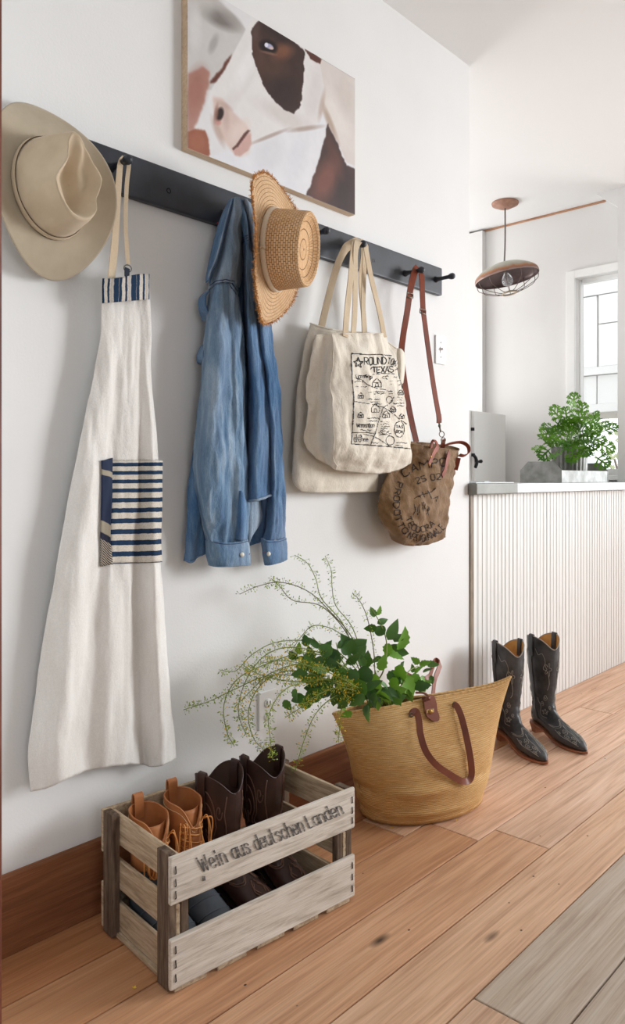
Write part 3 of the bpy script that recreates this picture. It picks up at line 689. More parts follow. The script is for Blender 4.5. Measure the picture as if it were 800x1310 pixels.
def straw_hat():
    c = P(350, 320, -.180)
    nrm = np.array([.33, -.94, -.10])
    T = hat_frame(c, nrm, (-.28, -.05, 1))
    th = thing('straw_hat', 'natural straw hat with frayed brim and cream band hanging over the denim shirt', 'hat', tuple(c - np.array([0, 0, .2])))
    def straw(name, c1, c2, c3, su, sv, kind):
        m, nt, bs = nodes(name); bs.inputs['Roughness'].default_value = .75; bs.inputs['Specular IOR Level'].default_value = .2
        v = tex(nt, 'UV', (su, sv, 1))
        br = N(nt, 'ShaderNodeTexBrick'); br.offset = .5; br.inputs['Scale'].default_value = 1.0; br.inputs['Mortar Size'].default_value = .09; br.inputs['Mortar Smooth'].default_value = 1.0
        br.inputs['Brick Width'].default_value = 1.0; br.inputs['Row Height'].default_value = 1.0
        br.inputs['Color1'].default_value = c1; br.inputs['Color2'].default_value = c2; br.inputs['Mortar'].default_value = c3
        nt.links.new(v, br.inputs['Vector'])
        f = noiseT(nt, tex(nt, 'Object'), 14, 4)
        cc = mixc(nt, .4, br.outputs['Color'], ramp(nt, f, [(.3, (.85, .76, .68, 1)), (.65, (1, 1, 1, 1))]), 'MULTIPLY')
        nt.links.new(cc, bs.inputs['Base Color'])
        inv = N(nt, 'ShaderNodeMath', operation='SUBTRACT'); inv.inputs[0].default_value = 1.0; nt.links.new(br.outputs['Fac'], inv.inputs[1])
        bump(nt, bs, inv.outputs[0], .9, .0022); return m
    mbrim = straw('straw_braid_brim', srgb(230, 196, 156), srgb(222, 184, 142), srgb(158, 112, 72), 170, 9, 0)
    mcrown = straw('straw_weave_crown', srgb(238, 200, 156), srgb(226, 184, 138), srgb(150, 106, 68), 54, 22, 1)
    n = 140; a = np.linspace(0, 2*np.pi, n, endpoint=False); ca, sa = np.cos(a), np.sin(a)
    bw, bl, ow, ol = .086, .112, .158, .206
    rows = []
    for s in np.linspace(0, 1, 20):
        x = (bw*(1-s) + ow*s)*ca; y = (bl*(1-s) + ol*s)*sa
        z = (.030*np.abs(ca)**2 - .022*np.abs(sa)**2)*s**1.4 + .004*np.sin(5*a)*s - .004*s
        rows.append(np.stack([x, y, z], -1))
    B = np.array(rows)[:, list(range(n)) + [0]]
    grid('brim', T(B), mbrim, th, thick=.003)
    # frayed fringe
    mb = MB(); O = np.array(rows)[-1]; rs = np.random.RandomState(2)
    for i in range(2200):
        t = rs.rand()*n; j = int(t); p = O[j]*(1 - (t - j)) + O[(j + 1) % n]*(t - j)
        out = np.array([p[0]/ow**2, p[1]/ol**2, 0]); out /= np.linalg.norm(out)
        d = out*rs.uniform(.4, 1) + rs.normal(0, .55, 3); d /= np.linalg.norm(d); L = rs.uniform(.005, .012)
        p = p - out*rs.uniform(0, .006) + np.array([0, 0, rs.uniform(-.002, .003)])
        s = np.cross(d, rs.normal(0, 1, 3)); s /= np.linalg.norm(s); s *= .0009
        mb.add(T(np.array([p - s, p + s, p + d*L + s*.5, p + d*L - s*.5])), [(0, 1, 2, 3)])
    tag(mb.build('frayed_edge', basic('frayed_straw', srgb(196, 134, 70), srgb(220, 164, 100), rough=.8, nscale=60), th, smooth=False), kind='stuff')
    rows = []; Hc = .108
    for s in np.linspace(0, 1, 18):
        k = s**1.3; rows.append(np.stack([bw*ca*(1 - .10*k), bl*sa*(1 - .10*k), np.full(n, Hc*s)*(1 + .06*sa)], -1))
    R1 = rows[-1]
    for k, dz in ((.05, .004), (.11, .003), (.16, -.003), (.3, -.012), (.5, -.016), (.75, -.015), (.98, -.013)):
        q = R1*(1 - k); q[:, 2] = R1[:, 2]*(1 - k) + Hc*k + dz; rows.append(q)
    C = np.array(rows)[:, list(range(n)) + [0]]
    grid('crown', T(C), mcrown, th, cap1=True)
    e = lambda k, z: T(np.stack([bw*k*ca, bl*k*sa, np.full(n, z)], -1))
    grid('hat_band', np.array([e(1.012, .002), e(1.035, .004), e(1.028, .016), e(.998, .018)]), fabric('cream_grosgrain', srgb(226, 208, 184), srgb(236, 222, 202)), th, closed=True)
    kn = T(np.array([[-bw*1.03, .005, .004], [-bw*1.045, .012, .012], [-bw*1.03, .004, .02]]))
    tube('band_knot', cr(kn, 8), .004, M.get('cream', fabric('cream_knot', srgb(222, 204, 180), srgb(232, 216, 196))), th)
straw_hat()

# ================================================================ apron
def apron():
    c = PEG['apron']
    th = thing('linen_apron', 'long white linen apron with blue striped pocket hanging from a peg', 'apron', (float(P(130, 1000, -.06)[0]), -.06, float(P(130, 985, -.06)[2])))
    lin = fabric('white_linen', srgb(232, 228, 222), srgb(244, 241, 237), wr=(6, 6, 2), nb=.7)
    L = [(134, 356), (132, 388), (129.5, 430), (119, 485), (102, 560), (88, 633), (69.6, 725), (55, 824), (44, 908), (35, 960), (38, 1012)]
    R = [(190, 351), (190.5, 384), (192, 430), (194, 485), (200, 560), (203, 633), (206, 725), (212, 824), (218, 908), (221, 945), (223.5, 969)]
    bot = {.0: (38, 1012), .12: (60, 1008), .25: (85, 997), .4: (112, 986), .55: (140, 982), .68: (165, 977.5), .78: (185, 979), .86: (196, 982), .93: (210, 979), 1.0: (223.5, 969)}
    us = sorted(bot); curves = []
    for u in us:
        cv = []
        for i, (l, r) in enumerate(zip(L, R)):
            v = i/(len(L) - 1); px = l[0] + (r[0] - l[0])*u; py = l[1] + (r[1] - l[1])*u
            if i == len(L) - 1: px, py = bot[u]
            elif i == len(L) - 2: py = bot[u][1] - 38 - 12*(1 - u)
            g = smooth01((v - .05)/.8)
            d = .045 + .020*(1 - v) + g*(.036*math.exp(-((u - .22)/.10)**2) - .020*math.exp(-((u - .38)/.05)**2) + .012*math.exp(-((u - .55)/.14)**2) - .020*math.exp(-((u - .80)/.045)**2) + .034*math.exp(-((u - .92)/.06)**2)) - .02*g*(u < .02)
            cv.append((px, py, d))
        curves.append(cv)
    G = clothG(curves, 9, 150, wr=.009, wf=(20, 20, 4), seed=3)
    body = grid('cloth_body', G, lin, th, thick=.0016)
    # facing at the top, vertical ticking stripes
    def stripes(name, sx, sy, c1, c2, stops):
        m, nt, bs = nodes(name); bs.inputs['Roughness'].default_value = .9; bs.inputs['Specular IOR Level'].default_value = .15
        uvn = N(nt, 'ShaderNodeTexCoord').outputs['UV']; sp = N(nt, 'ShaderNodeSeparateXYZ'); nt.links.new(uvn, sp.inputs[0])
        mu = N(nt, 'ShaderNodeMath', operation='MULTIPLY'); nt.links.new(sp.outputs[0 if sx else 1], mu.inputs[0]); mu.inputs[1].default_value = sx or sy
        nz_ = noiseT(nt, tex(nt, 'Object'), 60, 2); ad = N(nt, 'ShaderNodeMath', operation='MULTIPLY_ADD'); nt.links.new(nz_, ad.inputs[0]); ad.inputs[1].default_value = .10; nt.links.new(mu.outputs[0], ad.inputs[2])
        fr = N(nt, 'ShaderNodeMath', operation='FRACT'); nt.links.new(ad.outputs[0], fr.inputs[0])
        cc = ramp(nt, fr.outputs[0], stops); r = nt.nodes[-1]
        wv = noiseT(nt, tex(nt, 'Object'), 350, 2)
        cc = mixc(nt, .3, cc, ramp(nt, wv, [(.35, (.4, .4, .4, 1)), (.6, (1, 1, 1, 1))]), 'MULTIPLY')
        nt.links.new(cc, bs.inputs['Base Color']); bump(nt, bs, wv, .3, .0008); return m
    blue, cream = srgb(40, 62, 90), srgb(222, 214, 202)
    def sub(G, c0, c1, r0, r1, off):
        g = G[r0:r1, c0:c1].copy(); g[..., 1] -= off; return g
    nu = G.shape[1]
    top = stripes('ticking_vertical', 2.7, 0, blue, cream, [(.0, blue), (.16, blue), (.18, cream), (.34, cream), (.36, blue), (.46, blue), (.48, cream), (.60, srgb(190, 186, 180)), (.66, cream), (.72, blue), (.98, blue), (1.0, cream)])
    fac = clothG([[(131.5 + 59.5*u, 356 - 5*u + 1.5*math.sin(u*6), .07 + .012*math.sin(u*3.14)), (131 + 60*u, 372 - 4*u, .072 + .012*math.sin(u*3.14)), (130.5 + 60.5*u, 388 - 5*u, .070 + .012*math.sin(u*3.14))] for u in np.linspace(0, 1, 6)], 6, 12, wr=.002, wf=(30, 30, 20))
    grid('striped_facing', fac, top, th, thick=.0025)
    # pocket
    pk = stripes('ticking_horizontal', 0, 10.3, blue, cream, [(.0, cream), (.26, cream), (.30, blue), (.70, blue), (.74, cream), (1.0, cream)])
    S = surf(G, .004)
    Su = surfuv(G)
    def patch(u0a, u1a, u0b, u1b, v0a, v1a, v0b, v1b, nu_, nv_, off):
        pts = []; cm = lambda u: float(np.interp(u, us, np.linspace(0, 1, len(us))))
        for t in np.linspace(0, 1, nv_):
            for q in np.linspace(0, 1, nu_):
                ua = u0a + (u1a - u0a)*q; ub = u0b + (u1b - u0b)*q; va = v0a + (v1a - v0a)*q; vb = v0b + (v1b - v0b)*q
                pts.append((cm(ua + (ub - ua)*t), va + (vb - va)*t))
        return Su(pts, -off).reshape(nv_, nu_, 3)
    gp = patch(.435, 1.0, .54, 1.0, .442, .441, .596, .594, 40, 36, .0035)
    gp[:, -4:, 0] += np.array([.001, .002, .004, .007])*np.linspace(1.6, .3, 36)[:, None]
    po = grid('pocket', gp, pk, th, thick=.002)
    fr = MB(); rs = np.random.RandomState(5)
    for i in range(240):
        t = rs.rand()*39; j = int(t); p = gp[0, j]*(1 - t + j) + gp[0, j + 1]*(t - j); d = np.array([rs.normal(0, .5), -.5*rs.rand(), 1])*rs.uniform(.002, .006)
        fr.add([p + [-.0006, 0, -.002], p + [.0006, 0, -.002], p + d], [(0, 1, 2)])
    tag(fr.build('frayed_pocket_edge', basic('cream_thread', srgb(206, 198, 186)), po, smooth=False), kind='stuff')
    gs = patch(.31, .425, .41, .545, .441, .436, .600, .597, 8, 36, .0055)
    m, nt, bs = nodes('indigo_patchwork'); bs.inputs['Roughness'].default_value = .9
    uvn = N(nt, 'ShaderNodeTexCoord').outputs['UV']; sp = N(nt, 'ShaderNodeSeparateXYZ'); nt.links.new(uvn, sp.inputs[0])
    ad = N(nt, 'ShaderNodeMath', operation='MULTIPLY_ADD'); nt.links.new(sp.outputs[0], ad.inputs[0]); ad.inputs[1].default_value = -.07; nt.links.new(sp.outputs[1], ad.inputs[2])
    navy, tan = srgb(34, 46, 74), srgb(168, 158, 140)
    base = ramp(nt, ad.outputs[0], [(0, navy), (.095, navy), (.10, tan), (.155, tan), (.16, navy), (.60, navy), (.605, tan), (.70, tan), (.705, srgb(36, 40, 60)), (1, srgb(36, 40, 60))])
    m2 = N(nt, 'ShaderNodeMath', operation='MULTIPLY'); ad2 = N(nt, 'ShaderNodeMath', operation='MULTIPLY_ADD'); nt.links.new(sp.outputs[0], ad2.inputs[0]); ad2.inputs[1].default_value = -.12; nt.links.new(sp.outputs[1], ad2.inputs[2])
    nt.links.new(ad2.outputs[0], m2.inputs[0]); m2.inputs[1].default_value = 48; fr_ = N(nt, 'ShaderNodeMath', operation='FRACT'); nt.links.new(m2.outputs[0], fr_.inputs[0])
    st = ramp(nt, fr_.outputs[0], [(.45, srgb(36, 38, 48)), (.5, srgb(186, 176, 160))])
    gt = N(nt, 'ShaderNodeMath', operation='GREATER_THAN'); nt.links.new(ad.outputs[0], gt.inputs[0]); gt.inputs[1].default_value = .76
    nt.links.new(mixc(nt, gt.outputs[0], base, st), bs.inputs['Base Color'])
    grid('patchwork_strip', gs, m, po, thick=.002)
    # neck strap and ring
    strap = fabric('cotton_tape', srgb(214, 192, 162), srgb(228, 210, 184))
    pk_ = [(142.5, 356, .065), (147, 310, .07), (150, 260, .075), (152.5, 225, .078), (154.5, 208, .074), (159, 200.8, .070)]
    pts = np.array([P(a, b, -d) for a, b, d in pk_]); ribbon('neck_strap', cr(pts, 40), [(math.cos(t), -.55*math.sin(t), 0) for t in np.linspace(-.2, .5, 40)], np.linspace(.023, .012, 40), .002, strap, th)
    pts = np.array([P(a, b, -d) for a, b, d in [(160, 200.8, .068), (165, 208, .072), (162, 240, .077), (161, 290, .076), (164, 338, .072)]])
    ribbon('neck_strap', cr(pts, 40), (1, -.3, 0), .011, .002, strap, th)
    rc = P(163.5, 344, -.073)
    tube('ring', [rc + np.array([.009*math.cos(t), -.003*math.cos(t), .009*math.sin(t) + .001]) for t in np.linspace(0, 2*np.pi, 26)], .0014, basic('dull_steel', srgb(120, 112, 104), rough=.35, metal=.9), th)
    ribbon('ring_tab', cr([P(163, 343, -.076), P(162.5, 349, -.079), P(162.5, 354, -.08)], 8), (1, 0, 0), .014, .0025, basic('navy_tab', srgb(40, 46, 62), rough=.8), th)
apron()

# ================================================================ denim shirt
def shirt():
    th = thing('denim_shirt', 'faded blue denim shirt hanging from the peg rail with both cuffs down', 'shirt', (float(P(300, 715, -.06)[0]), -.06, float(P(300, 722, -.06)[2])))
    def denim(name, c1, c2, c3):
        m, nt, bs = nodes(name); bs.inputs['Roughness'].default_value = .88; bs.inputs['Specular IOR Level'].default_value = .15; bs.inputs['Sheen Weight'].default_value = .1
        f = noiseT(nt, tex(nt, 'Object', (16, 16, 2.2)), 2.2, 5, .6); f2 = noiseT(nt, tex(nt, 'Object', (1, 1, .35)), 420, 2); f3 = noiseT(nt, tex(nt, 'Object', (3, 3, 1.2)), 2.5, 3)
        c = ramp(nt, f, [(.3, c1), (.5, c2), (.72, c3)]); c = mixc(nt, ramp(nt, f3, [(.45, (0, 0, 0, 1)), (.75, (.55, .55, .55, 1))]), c, srgb(150, 166, 186))
        c = mixc(nt, .35, c, ramp(nt, f2, [(.3, (.45, .45, .5, 1)), (.65, (1, 1, 1, 1))]), 'MULTIPLY')
        nt.links.new(c, bs.inputs['Base Color']); b = bump(nt, bs, f2, .25, .0006); bump(nt, bs, noiseT(nt, tex(nt, 'Object', (2, 2, .8)), 22, 5, .65), .7, .008, b); return m
    D1 = denim('faded_denim', srgb(72, 102, 136), srgb(112, 142, 170), srgb(166, 186, 204))
    D2 = denim('deep_denim', srgb(58, 92, 132), srgb(84, 120, 158), srgb(122, 154, 186))
    D3 = denim('pale_denim', srgb(112, 134, 158), srgb(144, 164, 184), srgb(176, 192, 206))
    thread = basic('navy_thread', srgb(40, 54, 86)); 
    G = clothG([[(272, 330, .03), (262, 430, .03), (250, 560, .03), (241, 640, .03), (234, 716, .028)],
                [(280, 310, .045), (273, 440, .05), (262, 560, .055), (252, 640, .055), (247, 719, .045)],
                [(290, 300, .035), (287, 450, .04), (278, 600, .045), (272, 660, .04), (262, 708, .034)],
                [(310, 290, .03), (314, 450, .03), (312, 600, .03), (314, 650, .03), (312, 700, .028)],
                [(326, 290, .03), (338, 450, .03), (340, 600, .03), (340, 650, .03), (340, 690, .028)],
                [(336, 300, .028), (350, 450, .028), (360, 600, .028), (363, 650, .028), (363, 690, .026)]], 8, 90, wr=.010, wf=(26, 26, 6), seed=1)
    grid('back_panel', G, D2, th, thick=.002)
    tube('back_hem', G[-1] + np.array([0, -.001, 0]), .003, D2, th, n=6)
    # sleeves
    def sleeve(cv, mat, seed, nm='sleeve'):
        g = clothG(cv, 10, 90, wr=.011, wf=(30, 30, 8), seed=seed); grid(nm, g, mat, th, thick=.002); return g
    gl = sleeve([[(270, 368, .05), (261, 430, .05), (253, 520, .05), (248, 600, .05), (254, 650, .05), (264, 692, .05)],
                 [(277, 362, .085), (270, 430, .095), (265, 520, .1), (260, 600, .1), (264, 650, .095), (270, 693, .08)],
                 [(287, 360, .095), (284, 430, .115), (281, 520, .118), (280, 600, .12), (282, 650, .112), (285, 695, .09)],
                 [(294, 361, .09), (295, 430, .098), (296, 520, .1), (297, 600, .106), (297, 650, .098), (297, 695, .085)],
                 [(300, 362, .082), (303, 430, .100), (305, 520, .106), (308, 600, .108), (308, 650, .098), (307, 694, .082)],
                 [(305, 366, .05), (312, 430, .06), (314, 520, .06), (317, 600, .06), (318, 650, .06), (316, 692, .055)]], D1, 2)
    gr = sleeve([[(322, 366, .05), (330, 440, .05), (342, 540, .05), (343, 640, .05), (337, 692, .05)],
                 [(328, 361, .08), (337, 440, .095), (348, 540, .09), (350, 640, .085), (345, 692, .07)],
                 [(334, 360, .082), (343, 440, .085), (354, 540, .082), (357, 640, .082), (355, 690, .068)],
                 [(339, 362, .055), (350, 440, .055), (361, 540, .055), (364.5, 640, .055), (366, 688, .05)]], D2, 5)
    gm = clothG([[(304, 262, .07), (311, 330, .055), (314, 420, .05), (318, 520, .05), (314, 641, .05)],
                 [(307, 255, .1), (315, 330, .098), (319, 420, .1), (327, 520, .1), (325, 640, .09)],
                 [(311, 254, .1), (320, 330, .092), (326, 420, .094), (337, 520, .092), (337, 637, .085)],
                 [(315, 257, .08), (326, 330, .066), (334, 420, .06), (345, 520, .06), (348, 632, .06)]], 8, 90, wr=.010, wf=(30, 30, 7), seed=9)
    grid('front_fold', gm, D2, th, thick=.002)
    tube('front_hem', gm[-1] + np.array([0, -.002, 0]), .004, D3, th, n=7)
    # yoke pieces gathered at the peg
    yl = clothG([[(297, 256, .07), (288, 285, .06), (278, 330, .05), (268, 370, .048)],
                 [(300, 253, .1), (294, 285, .092), (286, 330, .09), (277, 364, .088)],
                 [(303, 252, .104), (300, 285, .108), (296, 330, .106), (288, 362, .099)],
                 [(305, 253, .1), (306, 285, .098), (305, 330, .095), (300, 364, .086)],
                 [(307, 255, .08), (310, 285, .07), (312, 330, .06), (306, 368, .052)]], 8, 60, wr=.008, wf=(34, 34, 12), seed=4)
    grid('yoke', yl, D3, th, thick=.002)
    yr = clothG([[(309, 257, .07), (316, 300, .052), (321, 368, .048)], [(313, 254, .1), (322, 300, .086), (328, 363, .084)], [(317, 255, .095), (328, 300, .084), (334, 362, .086)], [(320, 259, .07), (334, 300, .055), (340, 364, .053)]], 8, 60, wr=.008, wf=(34, 34, 12), seed=6)
    grid('yoke', yr, D3, th, thick=.002)
    co = clothG([[(293, 257, .06), (281, 283, .052), (270, 325, .046), (265, 350, .042), (264, 362, .04)],
                 [(297, 254, .095), (288, 285, .092), (276, 330, .09), (268, 350, .085), (267, 358, .075)],
                 [(299, 254, .098), (291, 286, .088), (279, 331, .082), (271, 352, .078), (269, 364, .07)]], 6, 36, wr=.003, seed=8)
    cb = grid('collar', co, D2, th, thick=.003)
    tube('collar_edge', co[:, 6] + np.array([0, -.002, 0]), .0022, D3, cb, n=6)
    for a in ([(264, 374, .03), (259, 382, .05), (260, 396, .05), (265, 410, .035)], [(262, 440, .03), (257, 452, .045), (258, 462, .045), (263, 464, .03)]):
        ribbon('placket_edge', cr([P(*q[:2], -q[2]) for q in a], 16), (0, -1, .2), .03, .005, D2, th)
    # cuffs with snaps
    def cuff(cv, mat, seed):
        g = clothG(cv, 8, 16, wr=.003, wf=(30, 30, 30), seed=seed); o = grid('cuff', g, mat, th, thick=.005)
        tube('cuff_edge', g[-1], .0032, mat, o, n=6); tube('cuff_edge', g[:, -1], .003, D3, o, n=6)
        tube('cuff_seam', g[1] + np.array([0, -.0035, 0]), .001, thread, o, n=4); return o
    cl_ = cuff([[(263, 691, .05), (264, 706, .048), (267, 722, .047)], [(273, 692, .083), (274, 707, .084), (277, 724, .08)], [(288, 694, .095), (289, 709, .098), (291, 724, .094)], [(305, 693, .092), (307, 709, .094), (308, 723, .09)], [(316, 690, .078), (319, 706, .078), (319, 722, .074)]], D1, 3)
    cr_ = cuff([[(334, 688, .055), (336, 706, .055), (339, 722, .052)], [(341, 691, .076), (343, 708, .078), (346, 722, .074)], [(354, 691, .072), (356, 706, .073), (358, 719, .068)], [(366, 688, .05), (367, 702, .05), (367, 715, .048)]], D2, 7)
    pearl = basic('pearl_snap', srgb(226, 222, 208), rough=.2)
    for par, px, py, d in ((cl_, 309.5, 709.5, .098), (cr_, 343.5, 708.5, .083)):
        grid('snap_button', wall_lathe([(.0068, 0), (.0072, .002), (.0055, .0045), (.0001, .0055)], P(px, py, -d), 14), pearl, par, closed=True)
    # sleeve placket and the shirt tail between the cuffs
    pl = clothG([[(303, 632, .085), (302, 660, .088), (300, 690, .085)], [(309, 628, .11), (309, 660, .112), (309, 692, .102)], [(315, 642, .085), (316, 665, .085), (316, 690, .08)]], 6, 20, wr=.003, seed=2)
    grid('sleeve_placket', pl, D2, th, thick=.004)
    tl = clothG([[(316, 638, .06), (317, 670, .06), (319, 700, .058)], [(325, 640, .066), (324, 664, .066), (321, 690, .062)], [(333, 640, .05), (335, 664, .05), (322, 688, .055)]], 6, 16, wr=.003, seed=3)
    grid('shirt_tail', tl, D3, th, thick=.002)
    # double-stitched seams
    for nm, g, lines in (('seam_stitching', yl, [[(269, 366), (277, 360), (288, 357.5), (300, 360)], [(269, 369), (277, 363.5), (288, 361), (300, 363.5)]]),
                         ('seam_stitching', gl, [[(293, 355), (302, 340)], [(296, 362), (304, 374), (305, 380)], [(293, 364), (302, 377)]]),
                         ('seam_stitching', gm, [[(306, 308), (318, 300)], [(306, 311), (318, 303)], [(306, 313.5), (319, 306)]]),
                         ('seam_stitching', gr, [[(322, 366), (331, 363), (338, 364)], [(322, 370), (331, 367), (339, 368)], [(323, 374), (331, 371), (339, 372)]])):
        ink(nm, surf(g, .0022), lines, 1.1, thread, th)
    red = basic('red_thread', srgb(176, 40, 48))
    for a in [(278, 286, .1), (279, 723, .086), (318.5, 710, .083), (337, 708, .068)]:
        p = P(a[0], a[1], -a[2]); tube('bartack', [p, p + np.array([.003, -.001, .004])], .0012, red, th, n=6)
shirt()
# ================================================================ canvas totes
M['canvas'] = fabric('natural_canvas', srgb(224, 214, 198), srgb(236, 228, 214), wr=(7, 7, 4), nb=.8)
M['tape'] = fabric('canvas_tape', srgb(206, 184, 154), srgb(220, 202, 176))
inkm = basic('black_ink', srgb(58, 58, 60), rough=.85, spec=.1)
def totes():
    # plain tote behind
    g = [[(398, 414, .05), (386, 470, .04), (380, 520, .035), (377, 570, .035), (375, 612, .035), (386, 628, .04)],
         [(410, 418, .075), (402, 470, .066), (397, 520, .066), (396, 570, .068), (397, 610, .068), (404, 630, .055)],
         [(440, 424, .07), (436, 470, .066), (433, 520, .066), (434, 570, .066), (436, 608, .07), (440, 630, .055)],
         [(480, 428, .065), (476, 470, .065), (470, 520, .064), (472, 570, .064), (474, 608, .066), (476, 629, .05)],
         [(507, 446, .07), (508, 480, .06), (500, 520, .05), (492, 570, .05), (484, 610, .05), (482, 628, .045)],
         [(480, 430, .03), (476, 470, .025), (470, 520, .025), (472, 570, .025), (474, 608, .025), (476, 627, .04)],
         [(430, 424, .03), (430, 470, .025), (430, 520, .022), (430, 570, .022), (430, 608, .022), (436, 628, .04)]]
    th = thing('canvas_tote_bag', 'plain cream canvas tote bag hanging behind the printed one', 'tote bag', (float(P(430, 620, -.05)[0]), -.05, float(P(430, 629, -.05)[2])))
    G = clothG(g, 8, 60, True, wr=.006, wf=(20, 20, 12), seed=11)
    grid('bag_body', G, M['canvas'], th, closed=True, cap1=True, thick=.0015)
    tube('top_hem', np.concatenate([G[0], G[0][:1]]), .003, M['canvas'], th, n=6)
    fl = clothG([[(506, 446, .06), (507, 470, .06), (508, 490, .06)], [(513, 446, .075), (514, 470, .075), (513, 492, .07)], [(518, 452, .055), (518, 472, .055), (516, 490, .055)]], 6, 14)
    grid('top_corner', fl, M['canvas'], th, thick=.002)
    def strap(th, pts, w_, wv=(1, 0, .12)):
        q = cr([P(a, b, -d) for a, b, d in pts], 40); ribbon('handle', q, wv, w_, .0028, M['tape'], th)
    strap(th, [(411, 420, .07), (418, 390, .072), (430, 345, .076), (441, 320, .082), (450, 312, .072), (459, 307.6, .062)], .030)
    strap(th, [(460, 307.6, .055), (465, 322, .056), (462, 360, .062), (465, 400, .065), (467, 430, .068)], .026)
    # printed tote in front
    th = thing('printed_tote_bag', 'cream canvas tote bag printed with a hand drawn black town map', 'tote bag', (float(P(460, 600, -.12)[0]), -.12, float(P(460, 606, -.12)[2])))
    f = [[(404, 430, .098), (398, 480, .098), (395, 530, .1), (394, 562, .1), (404, 584, .1)],
         [(414, 428.5, .108), (410, 480, .112), (408, 530, .11), (409, 568, .112), (418, 593, .105)],
         [(424, 427, .125), (425, 480, .15), (426, 530, .165), (427, 575, .162), (432, 601, .12)],
         [(448, 427, .135), (450, 480, .162), (452, 530, .178), (455, 575, .178), (458, 605, .12)],
         [(470, 427, .13), (476, 480, .160), (481, 530, .176), (484, 575, .178), (484, 606, .12)],
         [(485, 427.5, .115), (499, 480, .138), (507, 530, .152), (511, 575, .155), (508, 602, .115)],
         [(494, 428, .105), (510, 470, .108), (518, 520, .11), (527, 575, .11), (526, 592, .1)],
         [(488, 430, .098), (502, 480, .098), (508, 530, .1), (514, 575, .1), (518, 592, .1)],
         [(450, 430, .098), (455, 480, .098), (460, 530, .1), (462, 575, .1), (462, 600, .105)]]
    k = 9; G = clothG(f, k, 70, True, wr=.013, wf=(22, 22, 11), seed=21)
    grid('bag_body', G, M['canvas'], th, closed=True, cap1=True, thick=.0015)
    tube('top_hem', np.concatenate([G[0], G[0][:1]]), .0028, M['canvas'], th, n=6)
    tube('side_seam', G[:, 2*k] + np.array([0, -.001, 0]), .0016, M['canvas'], th, n=5)
    strap(th, [(442, 431, .138), (444, 400, .13), (449, 355, .118), (452, 322, .112), (455, 312, .104), (460, 307.2, .078)], .026)
    strap(th, [(452, 431, .137), (454, 400, .13), (455, 360, .115), (455, 325, .116), (457, 312, .108), (461, 306.8, .08)], .024)
    strap(th, [(492, 432, .115), (486, 400, .112), (475, 355, .105), (469, 322, .100), (467, 312, .09), (462, 307.2, .076)], .026)
    strap(th, [(466, 430, .098), (465, 390, .092), (466, 345, .08), (466.5, 318, .07), (462, 307.4, .068)], .022)
    # the map, drawn in pen strokes
    front = G[:, 2*k - 2:6*k + 3]; S = surf(front, .0016)
    q = lambda *a: [(430 + x/7.27, 440 + y/7.275) for x, y in a]
    L = [(q((140,90),(300,100),(420,100),(520,112)), 1.2), (q((140,90),(148,300),(165,520),(155,760),(140,930)), 1.0), (q((140,930),(320,942),(500,957),(690,975)), 1.2),
         (q((540,150),(570,240),(600,360),(622,440)), .7)]
    st = [(205,125),(218,160),(250,168),(226,186),(232,222),(205,200),(178,215),(186,183),(162,165),(193,158)]
    L.append((q(*st, st[0]), 1.3)); L.append((q(*[(205 + (x-205)*.6, 175 + (y-175)*.6) for x, y in st + st[:1]]), .6))
    L += [(l, 1.15) for l in textpath('ROUND', q((258,196),(360,196),(472,190)), 9.6, gap=.2)]
    L += [(l, 1.0) for l in textpath('TOP', q((474,184),(520,192),(550,214)), 7.5, gap=.2)]
    L += [(l, 1.1) for l in textpath('TEXAS', q((335,268),(430,268),(535,262)), 7.5, gap=.15)]
    L += [(q((315,240),(330,222),(400,215),(520,212)), .7), (q((335,292),(350,282),(440,275),(540,280)), .7)]
    L += [(l, .75) for l in textpath('Carmine', q((185,322),(250,318),(335,325)), 5, gap=.05)] + [(q((250,300),(290,285),(310,300),(335,315),(300,345)), .7)]
    L += [(l, .75) for l in textpath('Warrenton', q((190,780),(270,775),(355,778)), 5.5, gap=.05)] + [(l, .9) for l in textpath('La', q((190,872),(235,868)), 4.5, gap=.1)] + [(l, .9) for l in textpath('Grange', q((168,912),(240,905),(300,905)), 4.8, gap=.05)]
    rs = np.random.RandomState(4)
    def scr(x0, x1, y, h=14, wd=.7):
        x = np.arange(x0, x1, 9.0); L.append((q(*[(a, y + rs.uniform(-h/2, h/2)) for a in x]), wd))
    for x0, x1, y in [(430,490,300),(425,485,322),(490,530,350),(500,525,372),(170,255,350),(180,290,400),(300,335,452),(340,465,445),(345,465,462),(285,420,515),(320,410,540),(350,430,558),(410,500,725),(410,495,748),(415,505,770),(415,480,790),(410,500,812),(390,520,830),(400,500,848),(290,400,690),(310,385,720),(220,330,800),(215,320,822),(560,620,500),(560,620,525),(530,630,555),(560,640,578),(560,660,920),(555,620,945),(480,530,440),(490,535,465),(340,400,920),(540,560,205),(545,580,240),(530,570,310),(565,600,345),(575,605,380)]:
        scr(x0, x1, y)
    for x, y, s in [(378,360,1.6),(228,480,1.0),(228,660,1.0),(600,450,.9),(610,670,.9),(528,605,1.0),(465,655,1.2),(365,595,1.5)]:
        L.append((q((x-26*s,y+26*s),(x-26*s,y),(x,y-26*s),(x+26*s,y),(x+26*s,y+26*s),(x-26*s,y+26*s)), .8)); L.append((q((x-8*s,y+24*s),(x-8*s,y+6*s),(x+8*s,y+6*s),(x+8*s,y+24*s)), .8)); L.append((q((x-26*s,y),(x+26*s,y)), .7))
    for cx_, cy_, rx, ry in [(588,795,46,74),(502,898,40,42),(495,520,28,32)]:
        L.append((q(*[(cx_ + rx*math.cos(t), cy_ + ry*math.sin(t)) for t in np.linspace(0, 2*np.pi, 20)]), .9))
